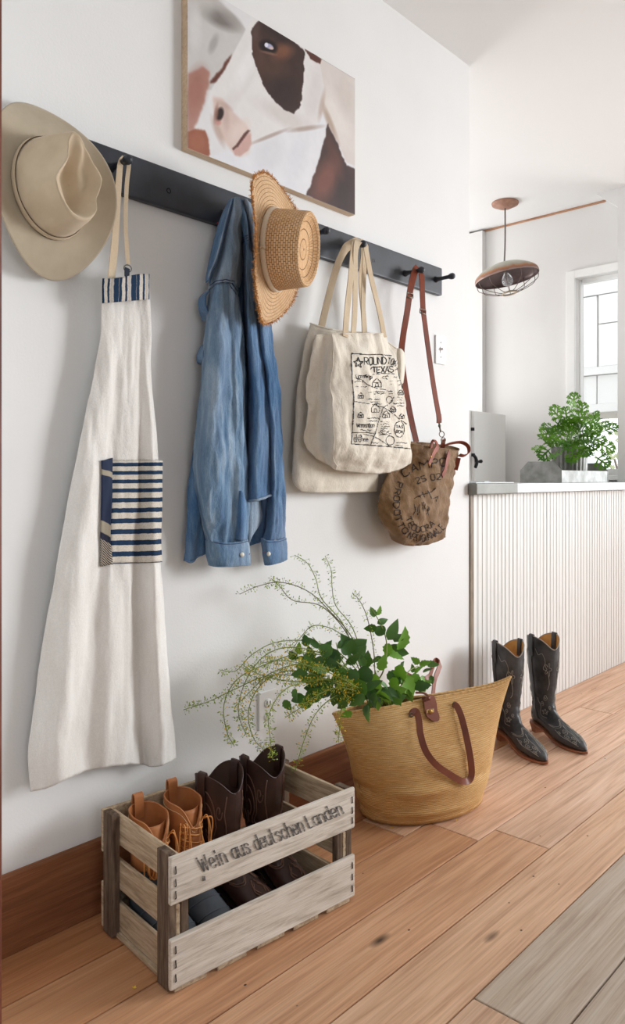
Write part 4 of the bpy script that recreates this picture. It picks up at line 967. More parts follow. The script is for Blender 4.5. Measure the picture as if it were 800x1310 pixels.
    for s_, a_ in (('TAS', (555, 785)), ('BOA', (555, 830))): L += [(l, .8) for l in textpath(s_, q(a_, (622, a_[1])), 3.6, gap=.2)]
    L += [(q((165,535),(260,552),(350,565),(440,590)), .7), (q((440,590),(520,640),(600,710),(655,745)), .9), (q((440,590),(400,700),(365,830),(320,940)), .8), (q((440,590),(490,560),(540,495)), .8), (q((150,828),(250,826),(350,830)), .7), (q((250,838),(350,860),(420,900),(500,955)), .8), (q((165,325),(230,330),(300,385),(380,415),(480,430)), .7)]
    ink('town_map_print', S, L, .8, inkm, th, step=1.0)
totes()

# ================================================================ leather-strapped brown canvas bag
M['leather'] = basic('chestnut_leather', srgb(110, 50, 30), srgb(136, 66, 42), spec=.2, rough=.55, nscale=10, bstr=.12, bscale=120, bdist=.0008)
M['brass'] = basic('aged_brass', srgb(190, 150, 84), rough=.3, metal=.9)
M['steel'] = basic('aged_steel', srgb(120, 112, 100), rough=.35, metal=.9)
def brown_bag():
    th = thing('brown_bucket_bag', 'brown waxed canvas bucket bag with black stencilled lettering and leather strap', 'bag', (float(P(535, 690, -.09)[0]), -.09, float(P(535, 698, -.1)[2])))
    bc = fabric('waxed_brown_canvas', srgb(112, 84, 56), srgb(140, 108, 74), wr=(10, 10, 8), nb=1.0, rough=.7)
    k = 9
    f = [[(508, 566, .082), (497, 600, .083), (486, 640, .08), (488, 664, .07), (503, 690, .08)],
         [(520, 567.5, .084), (511, 605, .088), (504, 645, .125), (507, 676, .125), (517, 697, .1)],
         [(545, 571, .105), (540, 605, .130), (534, 645, .15), (533, 681, .14), (537, 698, .1)],
         [(568, 574, .118), (562, 605, .132), (556, 645, .138), (553, 680, .13), (557, 694, .1)],
         [(588, 577, .085), (582, 605, .087), (575, 640, .087), (571, 675, .087), (570, 687, .088)],
         [(576, 571, .04), (570, 605, .035), (562, 645, .035), (558, 680, .04), (556, 692, .08)],
         [(535, 566, .035), (530, 605, .03), (525, 645, .03), (525, 680, .035), (530, 696, .08)]]
    G = clothG(f, k, 70, True, wr=.012, wf=(26, 26, 22), seed=31)
    body = grid('bag_body', G, bc, th, closed=True, cap1=True, thick=.0018)
    tube('rim', np.concatenate([G[0], G[0][:1]]), .0024, bc, th, n=6)
    S = surf(G[:, 0:4*k + 1], .0018)
    q = lambda *a: [(470 + x/5.714, 540 + y/5.714) for x, y in a]
    L = [(l, 1.6) for l in textpath('CAMPO', q((268,410),(320,372),(400,345),(480,330),(590,318)), 10, gap=.25)]
    L += [(l, 1.2) for l in textpath('.25.02', q((335,462),(430,430),(545,418)), 7.5, gap=.3)]
    L += [(l, 1.4) for l in textpath('PRODOTTO', q((222,430),(196,520),(190,600),(200,690),(230,770),(275,826)), 7.5, gap=.3)]
    L += [(l, 1.2) for l in textpath('ARTIGIANALE', q((285,840),(350,868),(420,870),(500,838),(572,770)), 8.5, gap=.25)]
    L += [(l, 1.2) for l in textpath('TEODORA', q((275,700),(310,775),(370,808),(440,796),(500,745)), 7.5, gap=.25)]
    L += [(q((340,560),(400,530),(470,510),(500,480)), 1.2), (q((400,510),(420,550)), 1.0), (q((440,500),(470,560)), 1.0), (q((370,540),(390,550)), 1.4), (q((480,560),(520,540),(500,580)), 1.0)]
    rs = np.random.RandomState(8)
    for i in range(9):
        x, y = 340 + 14*i, 600 + 20*math.sin(i); L.append((q((x, y), (x + rs.uniform(-16, 16), y + rs.uniform(15, 50)), (x + rs.uniform(-20, 20), y + 60)), .8))
    ink('stencilled_lettering', S, L, 1.2, basic('faded_black_ink', srgb(56, 44, 36), rough=.9), body, step=1.0)
    # long strap over the peg
    def leather(nm, pts, w_, wv=(1, -.2, 0), t=.003, par=th, n=40):
        return ribbon(nm, cr([P(a, b, -d) for a, b, d in pts], n), wv, w_, t, M['leather'], par)
    leather('shoulder_strap', [(561.5, 531, .105), (556, 500, .104), (550, 460, .102), (544, 415, .1), (541, 390, .1), (540, 362, .09), (539, 349, .078), (536, 341.8, .072)], .024)
    leather('shoulder_strap', [(535, 341.8, .07), (530.5, 349, .078), (525, 372, .09), (521, 400, .085), (516, 430, .06), (514, 455, .036), (518, 490, .03), (525, 530, .034), (533, 566, .04)], .028)
    leather('strap_overlay', [(541.5, 398, .104), (541, 385, .101), (540.2, 362, .094), (539.4, 351, .084)], .026)
    for px, py, d, s in ((541, 398.5, .105, 1.0), (524.5, 378, .094, 1.0)):
        c = P(px, py, -d); w_, h_ = .017, .008
        tube('buckle', [c + np.array(v) for v in [(-w_, 0, -h_), (w_, -.002, -h_), (w_, -.002, h_), (-w_, 0, h_), (-w_, 0, -h_)]], .0022, M['steel'], th, n=6)
    leather('strap_end', [(561.5, 530, .108), (562, 536, .109), (562, 541, .108)], .026)
    tube('swivel_clip', cr([P(562, 541, -.107), P(563, 547, -.107), P(564, 552, -.107)], 10), [.003, .003, .005, .006, .004, .003, .003, .004, .004, .003], M['steel'], th)
    for px, py, r in ((561.8, 539, .007), (565.5, 555.5, .011), (567.5, 563, .009)):
        c = P(px, py, -.107); tube('metal_ring', [c + np.array([r*math.cos(t), -.004*math.cos(t), r*math.sin(t)]) for t in np.linspace(0, 2*np.pi, 22)], .0018, M['steel'], th, n=6)
    leather('hanger_tab', [(567.5, 562, .105), (567, 568, .1), (566, 576, .075)], .02)
    red = basic('oxblood_leather', srgb(124, 56, 40), srgb(150, 80, 60), rough=.55, spec=.2, nscale=14)
    ribbon('grab_handle', cr([P(a, b, -d) for a, b, d in [(549, 595, .149), (552, 587, .148), (556, 578, .145), (560, 571, .138), (556, 563, .125), (553, 566, .115), (552, 573, .11)]], 40), [(1, .15, 0)]*40, .020, .003, red, th)
    ribbon('grab_handle', cr([P(a, b, -d) for a, b, d in [(566, 609, .14), (570, 600, .137), (572, 590, .133), (575, 578, .125)]], 24), (1, .2, 0), .022, .003, red, th)
    ribbon('grab_handle', cr([P(a, b, -d) for a, b, d in [(566, 571, .07), (578, 567, .07), (591, 566, .08), (599, 571, .095), (600, 579, .1), (594, 583, .1), (588, 582, .095)]], 40), (0, -.8, .6), .016, .003, M['leather'], th)
    ribbon('grab_handle', cr([P(a, b, -d) for a, b, d in [(583, 601, .098), (585, 594, .098), (587, 586, .096)]], 12), (.6, -.8, 0), .018, .003, red, th)
    for px, py in ((551.5, 584.5), (549.5, 594)):
        grid('rivet', wall_lathe([(.0045, 0), (.0045, .0015), (.003, .003), (.0001, .0035)], P(px, py, -.1505), 12), M['brass'], th, closed=True)
brown_bag()
# ================================================================ wine crate
CR_LOC = F(215, 1272); CR_RZ = math.radians(-5.3); CL, CD, CH = .552, .300, .294
def crate():
    th = thing('wine_crate', 'weathered wooden wine crate of nailed slats with German lettering, holding boots', 'crate', tuple(CR_LOC), CR_RZ)
    ca, sa = math.cos(CR_RZ), math.sin(CR_RZ)
    def b(nm, lo, hi, m, bev=.0025, jit=.004):
        mb = MB().bbox(lo, hi, bev); V = np.array(mb.V); rs = np.random.RandomState(int(abs(lo[0]*1000 + lo[1]*777 + lo[2]*333)) % 9999)
        c = (V.min(0) + V.max(0))/2
        V = V + np.array([fbm(*(v*9 + rs.rand()*50))*jit*.5 for v in V])[:, None]*np.array([.25, .25, 1.0])
        a = rs.uniform(-.006, .006); V[:, 2] += (V[:, 0] - c[0])*a
        return mesh(nm, V, mb.F, m, th, smooth=False, world=False)
    for x0, x1 in ((0.0, .020), (CL - .020, CL)):
        for y0, y1 in ((.0005, .046), (CD - .046, CD - .0005)): b('post', (x0, y0, .004), (x1, y1, CH + random.uniform(-.002, .003)), M['crate_dark'], .002, .0)
    for xa, xb in ((.0205, .031), (CL - .031, CL - .0205)):
        for z0, z1 in ((.012, .080), (.112, .182), (.219, .290)): b('end_slat', (xa, .001, z0), (xb, CD - .001, z1), M['crate'])
    for ya, yb, mt in ((-.0115, 0.0, M['crate_front']), (CD, CD + .0115, M['crate'])):
        for z0, z1 in ((.012, .119), (.192, CH)): b('side_board', (0.0, ya, z0), (CL, yb, z1), mt)
    for i, x in enumerate((.012, .122, .235, .345, .455)): b('bottom_slat', (x, -.008, 0.0005), (x + .082, CD + .004, .0115), M['crate'])
    for x0 in (.034, CL - .052):
        b('corner_cleat', (x0, .001, .013), (x0 + .018, .020, CH - .02), M['crate_dark'], .002, .0)
    st = basic('rusty_staple', (.03, .022, .018, 1), rough=.6, metal=.4)
    for x in (.011, CL - .011):
        for z in (.035, .065, .095, .212, .238, .265): tube('staple', [(x, -.0118, z - .008), (x + .001, -.0135, z - .006), (x, -.0135, z + .006), (x + .001, -.0118, z + .008)], .0013, st, th, n=5, world=False)
    # branded words on the upper front board
    def S(pts):
        out = []
        nx, ny = -sa, ca                                    # local +y in the world
        for px, py in np.asarray(pts, float).reshape(-1, 2):
            u = (px - CX)/FPX; v = (HY - py)/FPX; d = FW + u*RT
            o = np.array([0 - CR_LOC[0], CAMY - CR_LOC[1]]); t = (-.0134 - (o[0]*nx + o[1]*ny))/(d[0]*nx + d[1]*ny)
            wx, wy = o + d*t; out.append((wx*ca + wy*sa, -wx*sa + wy*ca, CAMH + v*t))
        return np.array(out)
    L = []
    for s_, p, h in (('Wein', [(258, 1117), (293, 1102)], 20), ('aus', [(299, 1099.5), (323, 1090)], 19.5), ('deutschen', [(328, 1088), (391.5, 1062.5)], 18.5), ('Landen', [(395.5, 1060), (441, 1040)], 16.5)):
        L += textpath(s_, p, h, gap=.30)
        dv = np.array(p[1]) - np.array(p[0]); ws = [WD.get(c, 1.0) for c in s_]; st_ = np.concatenate([[0], np.cumsum(ws)])/sum(ws); up = np.array([dv[1], -dv[0]])/np.hypot(*dv)
        for i, ch in enumerate(s_):                          # slab serifs
            g_ = .15/sum(ws); w1 = st_[i + 1] - st_[i] - 2*g_
            for pl in glyph(ch):
                for a in (pl[0], pl[-1]):
                    if a[1] in (0.0, 1.0) or ch in 'nuhdia' and a[1] == 4/6.0:
                        c = np.array(p[0]) + dv*(st_[i] + g_ + a[0]*w1) + up*(a[1]*h); e = dv/np.hypot(*dv)*1.4; L.append([tuple(c - e), tuple(c + e)])
    m, nt, bs = nodes('faded_brand_ink'); bs.inputs['Base Color'].default_value = srgb(92, 88, 86); bs.inputs['Roughness'].default_value = .9
    f = noiseT(nt, tex(nt, 'Object', (1, 1, 2.5)), 70, 5, .7); nt.links.new(ramp(nt, f, [(.36, (.12,)*3), (.52, (.95,)*3)]), bs.inputs['Alpha'])
    ink('brand_lettering', S, L, 2.0, m, th, step=1.0, nib=lambda dx, dy: .9 + 1.6*abs(dy))
    # old stamp dot
    tp = [(261 + 3.5*math.cos(t), 1124 + 4*math.sin(t)) for t in np.linspace(0, 2*np.pi, 12)]
    ink('brand_lettering', S, [([(259, 1124), (263, 1123.5)], 6.0)], 5, m, th, step=.5)
crate()

# ================================================================ boots
BR = [((.078, 1.0), (-.078, 1.0), .062), ((.076, .86), (-.076, .86), .060), ((.072, .70), (-.071, .70), .056), ((.064, .54), (-.062, .52), .048)]
BF = [((.060, .178), (-.056, .160), .042), ((.061, .148), (-.058, .118), .038), ((.071, .124), (-.066, .078), .035), ((.086, .107), (-.064, .046), .034),
      ((.105, .095), (-.02, .041), .033), ((.125, .084), (.040, .034), .036), ((.150, .073), (.085, .022), .040), ((.180, .063), (.130, .011), .043),
      ((.212, .053), (.185, .008), .039), ((.240, .041), (.228, .008), .028), ((.262, .030), (.258, .010), .013), ((.272, .020), (.271, .014), .004)]
def boot_rings(R, n=48, nv=90, flat=True, closed_col=True):
    q = cr(np.array([[a[0], a[1], b[0], b[1], w_] for a, b, w_ in R]), nv)
    ph = np.linspace(0, 2*np.pi, n + 1); c, s = np.cos(ph), np.sin(ph); G = []
    for af, az, bf, bz, w_ in q:
        tilt = 1 - min(1, abs(az - bz)*0 + abs(af - bf)/.16)   # 0 on the shaft, 1 at the toe
        cc = np.where(c < 0, -np.abs(c)**(1 - .45*tilt), c); ss = np.sign(s)*np.abs(s)**(1 - .25*tilt)
        G.append(np.stack([(af + bf)/2 + (af - bf)/2*cc, w_*ss, (az + bz)/2 + (az - bz)/2*cc], -1))
    return np.array(G), ph
def sole_mesh(nm, mat, th, f0, f1, wf, zf, tk):
    fs = np.linspace(f0, f1, 40); V = []
    for f in fs:
        w_ = wf(f); z = zf(f); V += [(f, -w_, z), (f, w_, z), (f, w_*1.0, z - tk), (f, -w_, z - tk)]
    n = len(fs); Fc = [(4*i + k, 4*i + (k + 1) % 4, 4*i + 4 + (k + 1) % 4, 4*i + 4 + k) for i in range(n - 1) for k in range(4)] + [(3, 2, 1, 0), (4*n - 4, 4*n - 3, 4*n - 2, 4*n - 1)]
    return mesh(nm, V, Fc, mat, th, smooth=False, world=False)
def spiral(u, v, r, turns=1.4, a0=0.0, d=1, su=1.0, sv=1.0):
    t = np.linspace(0, 1, 26); a = a0 + d*t*turns*2*np.pi
    return [(u + su*r*(1 - .85*k)*math.cos(b), v + sv*r*(1 - .85*k)*math.sin(b)) for k, b in zip(t, a)]
def cowboy_boot(label, loc, rz, H_, up_m, sole_m, line_m, lining_m, group, style, sx=1.0):
    th = thing('cowboy_boot', label, 'boot', loc, rz, group)
    R = [((a[0]*sx, a[1]*H_), (b_[0]*sx, b_[1]*H_), w_) for a, b_, w_ in BR] + [((a[0]*sx, a[1]), (b_[0]*sx, b_[1]), w_) for a, b_, w_ in BF]
    G, ph = boot_rings(R, 56, 110)
    def scal(G):
        wgt = smooth01((G[..., 2]/H_ - .70)/.30)
        p = np.broadcast_to(ph, G.shape[:2]); G[..., 2] += wgt*(.026*np.sin(p)**2 - .026*np.abs(np.cos(p))**7)
        return G
    G = scal(G)
    for i in range(G.shape[0]):                             # soft creases at the ankle
        for j in range(G.shape[1] - 1):
            x, y, z = G[i, j]; k = math.exp(-((z - .15)/.07)**2)
            G[i, j] += np.array([1, .8, 0])*fbm(x*25 + loc[0]*9, y*25, z*40)*.004*k
        G[i, -1] = G[i, 0]
    up = grid('upper', G, up_m, th, world=False, cap1=True)
    ln = G[:34].copy(); cen = ln.mean(1, keepdims=True); ln[..., :2] = cen[..., :2] + (ln[..., :2] - cen[..., :2])*.955
    grid('lining', ln, lining_m, th, world=False, flip=True)
    tube('top_binding', (G[0] + ln[0])/2, .0022, line_m if style == 'black' else up_m, up, n=6, world=False)
    bz = np.array([(b_[0]*sx, b_[1]) for a, b_, w_ in BF][2:]); wz = np.array([((a[0] + b_[0])/2*sx, w_) for a, b_, w_ in BF][3:])
    fx = [-.068*sx, -.05*sx, -.02*sx, .05*sx, .1*sx, .16*sx, .2*sx, .23*sx, .255*sx, .272*sx, .279*sx]; fw = [.018, .033, .035, .034, .041, .0475, .044, .034, .020, .008, .003]
    zf = lambda f: float(np.interp(f/sx, [-.07, -.02, .04, .085, .13, .2, .25, .28], [.044, .040, .033, .021, .011, .0085, .0095, .0135]))
    sole_mesh('sole', sole_m, th, -.068*sx, .279*sx, lambda f: float(np.interp(f, fx, fw)), zf, .0075)
    hb = []; 
    for z, f0, f1, w_ in ((.037, -.069, -.008, .034), (.018, -.062, -.012, .030), (.0, -.057, -.014, .028)):
        hb.append([(f1*sx, -w_, z), (f1*sx, w_, z), ((f0 + .018)*sx, w_, z), (f0*sx, w_*.5, z), (f0*sx, -w_*.5, z), ((f0 + .018)*sx, -w_, z)])
    grid('heel', np.array(hb), sole_m, th, closed=True, cap0=True, cap1=True, smooth=False, world=False)
    for sg in (1, -1):                                      # pull straps
        y = sg*.0615; z1 = H_ + .016
        pth = cr([(0, y + sg*.001, z1 - .075), (0, y + sg*.003, z1 - .03), (0, y + sg*.002, z1 + .010), (0, y - sg*.002, z1 + .014), (0, y - sg*.007, z1 + .009), (0, y - sg*.010, z1 - .055)], 26)
        ribbon('pull_strap', pth, (1, 0, 0), .026, .003, up_m, th, world=False)
        sm = [G[i, 14 if sg > 0 else 42] + np.array([0, sg*.0008, 0]) for i in range(2, 62)]
        tube('side_seam', sm, .0018, up_m, up, n=5, world=False)
    S = surfuv(G, .0009); sgn = 1
    tst = S([(0.25, .2)], 0.01)[0] - S([(0.25, .2)], 0.0)[0]
    if tst[1] < 0: S0 = S; S = lambda p: S0(p, -.0009)
    L = []
    for uc in (.25, .75):
        for m_ in (1, -1):
            f = lambda pts: [(uc + m_*a*.5, b) for a, b in pts]
            if style == 'brown':
                L += [f(cr([(.02, .05), (.10, .055), (.18, .09), (.20, .15), (.15, .19), (.20, .24), (.17, .31), (.08, .36), (.10, .42), (.05, .50)], 40)),
                      f(cr([(.02, .08), (.09, .085), (.15, .11), (.16, .15), (.10, .19), (.15, .24), (.13, .29), (.05, .34), (.06, .42), (.02, .48)], 40)),
                      f(cr([(.03, .13), (.07, .12), (.10, .145), (.07, .17), (.03, .16), (.025, .22), (.08, .25), (.09, .28), (.04, .30), (.01, .27)], 40)),
                      f(spiral(.25, .10, .05, 1.2, 0, 1, 1, .6)), f(spiral(.30, .24, .055, 1.3, 2, -1, 1, .6)), f(spiral(.27, .38, .05, 1.3, 1, 1, 1, .6)), f(cr([(.36, .03), (.33, .12), (.38, .2), (.35, .3), (.4, .4), (.36, .5)], 30))]
            else:
                L += [f(cr([(.10, .05), (.16, .07), (.24, .06), (.30, .09), (.26, .12), (.34, .13), (.40, .18), (.36, .22)], 30)), f(spiral(.30, .28, .06, 1.6, 0, 1, 1, .5)), f(spiral(.20, .33, .045, 1.4, 2, -1, 1, .5)), f(spiral(.38, .38, .05, 1.5, 1, 1, 1, .5)),
                      f([(.22 + .05*(1 + .5*math.cos(5*t))*math.cos(t), .42 + .022*(1 + .5*math.cos(5*t))*math.sin(t)) for t in np.linspace(0, 2*np.pi, 40)]), f([(.36 + .05*(1 + .5*math.cos(5*t))*math.cos(t), .12 + .022*(1 + .5*math.cos(5*t))*math.sin(t)) for t in np.linspace(0, 2*np.pi, 40)]),
                      f(cr([(.08, .28), (.14, .36), (.1, .44), (.18, .5)], 20))]
    # vamp: tongue, swirls (u near 0 / 1 is the instep)
    for m_ in (1, -1):
        g = lambda pts: [((a*m_*.5) % 1.0 if abs(a) > 1e-9 else (0.0 if m_ > 0 else 1.0), b) for a, b in pts]
        L += [g(cr([(.01, .55), (.06, .56), (.09, .60), (.16, .64), (.30, .63), (.42, .58)], 30)), g(cr([(.01, .57), (.05, .58), (.08, .62), (.16, .66), (.30, .65), (.42, .60)], 30))]
        if style == 'black':
            L += [g(spiral(.16, .72, .075, 1.6, 0, 1, 1, .5)), g(spiral(.26, .78, .075, 1.6, 2, -1, 1, .5)), g(spiral(.14, .82, .07, 1.6, 1, 1, 1, .5)), g(spiral(.28, .86, .07, 1.5, 3, 1, 1, .4)), g(cr([(.05, .64), (.07, .72), (.04, .80), (.08, .88)], 20)), g(cr([(.36, .66), (.38, .74), (.34, .82), (.36, .9)], 20)), g(spiral(.33, .71, .05, 1.4, 1, -1, 1, .5))]
        else: L += [g(cr([(.02, .66), (.08, .72), (.04, .77)], 14)), g(cr([(.02, .69), (.11, .75), (.03, .82)], 14))]
    mb = MB()
    for pl in L:
        p = S(np.array(pl))
        for seg in np.split(p, np.where(np.linalg.norm(np.diff(p, axis=0), axis=1) > .03)[0] + 1):
            if len(seg) > 2: add_tube(mb, seg, .0015 if style == 'brown' else .0011, 5)
    mb.build('stitched_scrolls', line_m, up, world=False)
    return th
darkbr = basic('dark_brown_leather', srgb(52, 32, 27), srgb(70, 45, 37), rough=.42, nscale=14, bstr=.2, bscale=160, bdist=.0008)
darkst = basic('brown_stitching', srgb(112, 82, 68), rough=.5); darksole = basic('black_sole', srgb(36, 28, 25), rough=.5); darklin = basic('dark_lining', srgb(74, 52, 42), rough=.8)
def incrate(lx, ly): return (CR_LOC[0] + lx*math.cos(CR_RZ) - ly*math.sin(CR_RZ), CR_LOC[1] + lx*math.sin(CR_RZ) + ly*math.cos(CR_RZ), .0135)
CB = CR_RZ - math.pi/2
cowboy_boot('dark brown cowboy boot in the crate beside the tan lace boots', incrate(.293, .230), CB + .16, .303, darkbr, darksole, darkst, darklin, 'dark brown cowboy boots in the crate', 'brown', .79)
cowboy_boot('dark brown cowboy boot in the crate corner nearest the straw basket', incrate(.436, .231), CB, .309, darkbr, darksole, darkst, darklin, 'dark brown cowboy boots in the crate', 'brown', .79)
blk = basic('worn_black_leather', srgb(44, 44, 46), srgb(82, 82, 84), rough=.40, nscale=16, bstr=.35, bscale=70, bdist=.0015)
blks = basic('grey_embroidery', srgb(160, 155, 146), rough=.7); tansole = basic('tan_leather_sole', srgb(146, 92, 66), srgb(168, 110, 80), rough=.45, nscale=12); tanlin = basic('tan_pigskin_lining', srgb(206, 150, 82), srgb(220, 168, 100), rough=.7, nscale=20)
DV = math.atan2(-.87, -.5)
cowboy_boot('black embroidered cowboy boot standing against the straw basket', (2.876, -.165, .0005), DV, .395, blk, tansole, blks, tanlin, 'black cowboy boots by the counter', 'black')
cowboy_boot('black embroidered cowboy boot standing farther along the beadboard', (3.075, -.225, .0005), DV + .05, .40, blk, tansole, blks, tanlin, 'black cowboy boots by the counter', 'black')

def duck_boot(label, loc, rz, tall, seed):
    th = thing('lace_boot', label, 'boot', loc, rz, 'tan lace boots in the crate'); th.scale = (1, .86, 1); rs = np.random.RandomState(seed)
    tan = basic('tan_leather', srgb(168, 104, 60), srgb(186, 122, 74), rough=.5, nscale=10, bstr=.15, bscale=140, bdist=.0008) if 'tan_leather' not in bpy.data.materials else bpy.data.materials['tan_leather']
    rub = basic('grey_rubber', srgb(66, 72, 80), srgb(84, 90, 98), rough=.5, nscale=9) if 'grey_rubber' not in bpy.data.materials else bpy.data.materials['grey_rubber']
    lacem = basic('orange_lace', srgb(214, 136, 66), srgb(232, 170, 104), rough=.6, nscale=40) if 'orange_lace' not in bpy.data.materials else bpy.data.materials['orange_lace']
    thr = basic('cream_thread_stitch', srgb(222, 196, 156), rough=.8)
    H_ = tall
    U = [((.054, H_ - .006), (-.056, H_ + .004), .050), ((.054, H_*.8), (-.053, H_*.8), .049), ((.055, H_*.62), (-.050, H_*.62), .046), ((.062, .150), (-.052, .135), .043), ((.070, .132), (-.054, .095), .042)]
    G, ph = boot_rings(U, 48, 50)
    for i in range(50):
        for j in range(49):
            x, y, z = G[i, j]; k = fbm(x*14 + seed, y*14, z*10)*.004; G[i, j] += np.array([k*math.cos(ph[j]), k*math.sin(ph[j]), 0])
        G[i, -1] = G[i, 0]
    # front opening: drop the throat
    G[..., 2] -= smooth01((G[..., 2] - .16)/(H_ - .16))*.055*np.exp(-(np.minimum(ph, 2*np.pi - ph)/.5)**2)[None]
    up = grid('upper', G, tan, th, world=False)
    ln = G[:30].copy(); c = ln.mean(1, keepdims=True); ln[..., :2] = c[..., :2] + (ln[..., :2] - c[..., :2])*.94
    grid('lining', ln, tan, th, world=False, flip=True); tube('collar_edge', (G[0] + ln[0])/2, .0026, tan, up, n=6, world=False)
    tube('collar_stitch', G[3]*np.array([1.012, 1.012, 1]), .0007, thr, up, n=4, world=False)
    Rb = [((.066, .158), (-.055, .125), .046), ((.080, .138), (-.062, .085), .047), ((.096, .120), (-.068, .030), .046), ((.118, .104), (-.03, .012), .046), ((.148, .087), (.05, .010), .049), ((.185, .070), (.125, .008), .051), ((.218, .056), (.19, .006), .048), ((.245, .042), (.232, .006), .038), ((.262, .030), (.26, .007), .018), ((.267, .02), (.266, .010), .005)]
    Rb = [((a[0]*.80, a[1]), (b_[0]*.92 if b_[0] < 0 else b_[0]*.80, b_[1]), w_) for a, b_, w_ in Rb]; Gr, _ = boot_rings(Rb, 48, 60); rb = grid('rubber_shoe', Gr, rub, th, world=False, cap1=True)
    tube('rubber_collar', Gr[0], .003, rub, rb, n=6, world=False)
    for r in (20, 27, 34, 41): tube('toe_rib', np.concatenate([Gr[r, -16:-1], Gr[r, :16]]), .0022, rub, rb, n=5, world=False)
    sole_mesh('sole', rub, th, -.062, .217, lambda f: float(np.interp(f, [-.062, -.05, -.02, .04, .10, .16, .196, .217], [.025, .042, .044, .045, .051, .048, .036, .01])), lambda f: .012, .0115)
    # tongue
    tg = np.array([[(.058 - .012*abs(t)**2 - (.02*k), t*.034, .15 + (H_ - .17)*k) for t in np.linspace(-1, 1, 9)] for k in np.linspace(0, 1, 12)])
    grid('tongue', tg, tan, th, world=False, thick=.003)
    # pull tab
    pt = cr([(-.057, 0, H_ - .045), (-.060, 0, H_ - .01), (-.060, 0, H_ + .022), (-.054, 0, H_ + .029), (-.047, 0, H_ + .020), (-.046, 0, H_ - .03)], 26)
    ribbon('pull_tab', pt, (0, 1, 0), .030, .0035, tan, th, world=False)
    br = M['brass']
    ey = []
    for k, z in enumerate(np.linspace(.165, H_ - .05, 5)):
        for sg in (1, -1):
            i = int(np.argmin(np.abs(G[:, 6 if sg > 0 else 42, 2] - z))); p = G[i, 6 if sg > 0 else 42]; ey.append((sg, k, p))
            nrm = np.array([math.cos(ph[6]), sg*math.sin(ph[6]), 0]); t1 = np.array([-nrm[1], nrm[0], 0])
            tube('eyelet', [p + nrm*.001 + .0042*(math.cos(a)*t1 + math.sin(a)*np.array([0, 0, 1])) for a in np.linspace(0, 2*np.pi, 13)], .0011, br, th, n=5, world=False)
    E = {(s, k): p for s, k, p in ey}
    mb = MB()
    for k in range(4):
        for sg in (1, -1):
            a, b_ = E[(sg, k)], E[(-sg, k + 1)]; m_ = (a + b_)/2 + np.array([.016 + .004*sg, 0, 0])
            add_tube(mb, cr([a, a*.75 + m_*.25 + [.006, 0, 0], m_, b_*.75 + m_*.25 + [.006, 0, 0], b_], 18), .0016, 6)
    for sg in (1, -1):                                      # loose loops
        a = E[(sg, 4)]; y = sg
        for q in range(2):
            r1, r2 = rs.uniform(.02, .05), rs.uniform(.02, .05)
            add_tube(mb, cr([a, a + [.02 + r1*.4, y*.006 + rs.uniform(-.012, .006)*y, .012], a + [.03, y*.008, -.02 - r2*.4], a + [.016, y*.006 + rs.uniform(-.015, .004)*y, -.05 - r2], a + [.022 + .01*q, -y*.012, -.03 - r1], a + [.014, -y*.02, -.005]], 40), .0016, 6)
        add_tube(mb, cr([a, a + [.012, y*.008, .01], a + [.014, y*.013, -.03], a + [.012, y*.010, -.09 - rs.uniform(0, .03)]], 24), .0016, 6)
    mb.build('laces', lacem, th, world=False)
duck_boot('tan lace-up rubber-bottom boot in the crate corner by the slatted end', incrate(.084, .229), CB, .275, 1)
duck_boot('tan lace-up rubber-bottom boot in the crate next to the dark boots', incrate(.181, .229), CB, .285, 5)

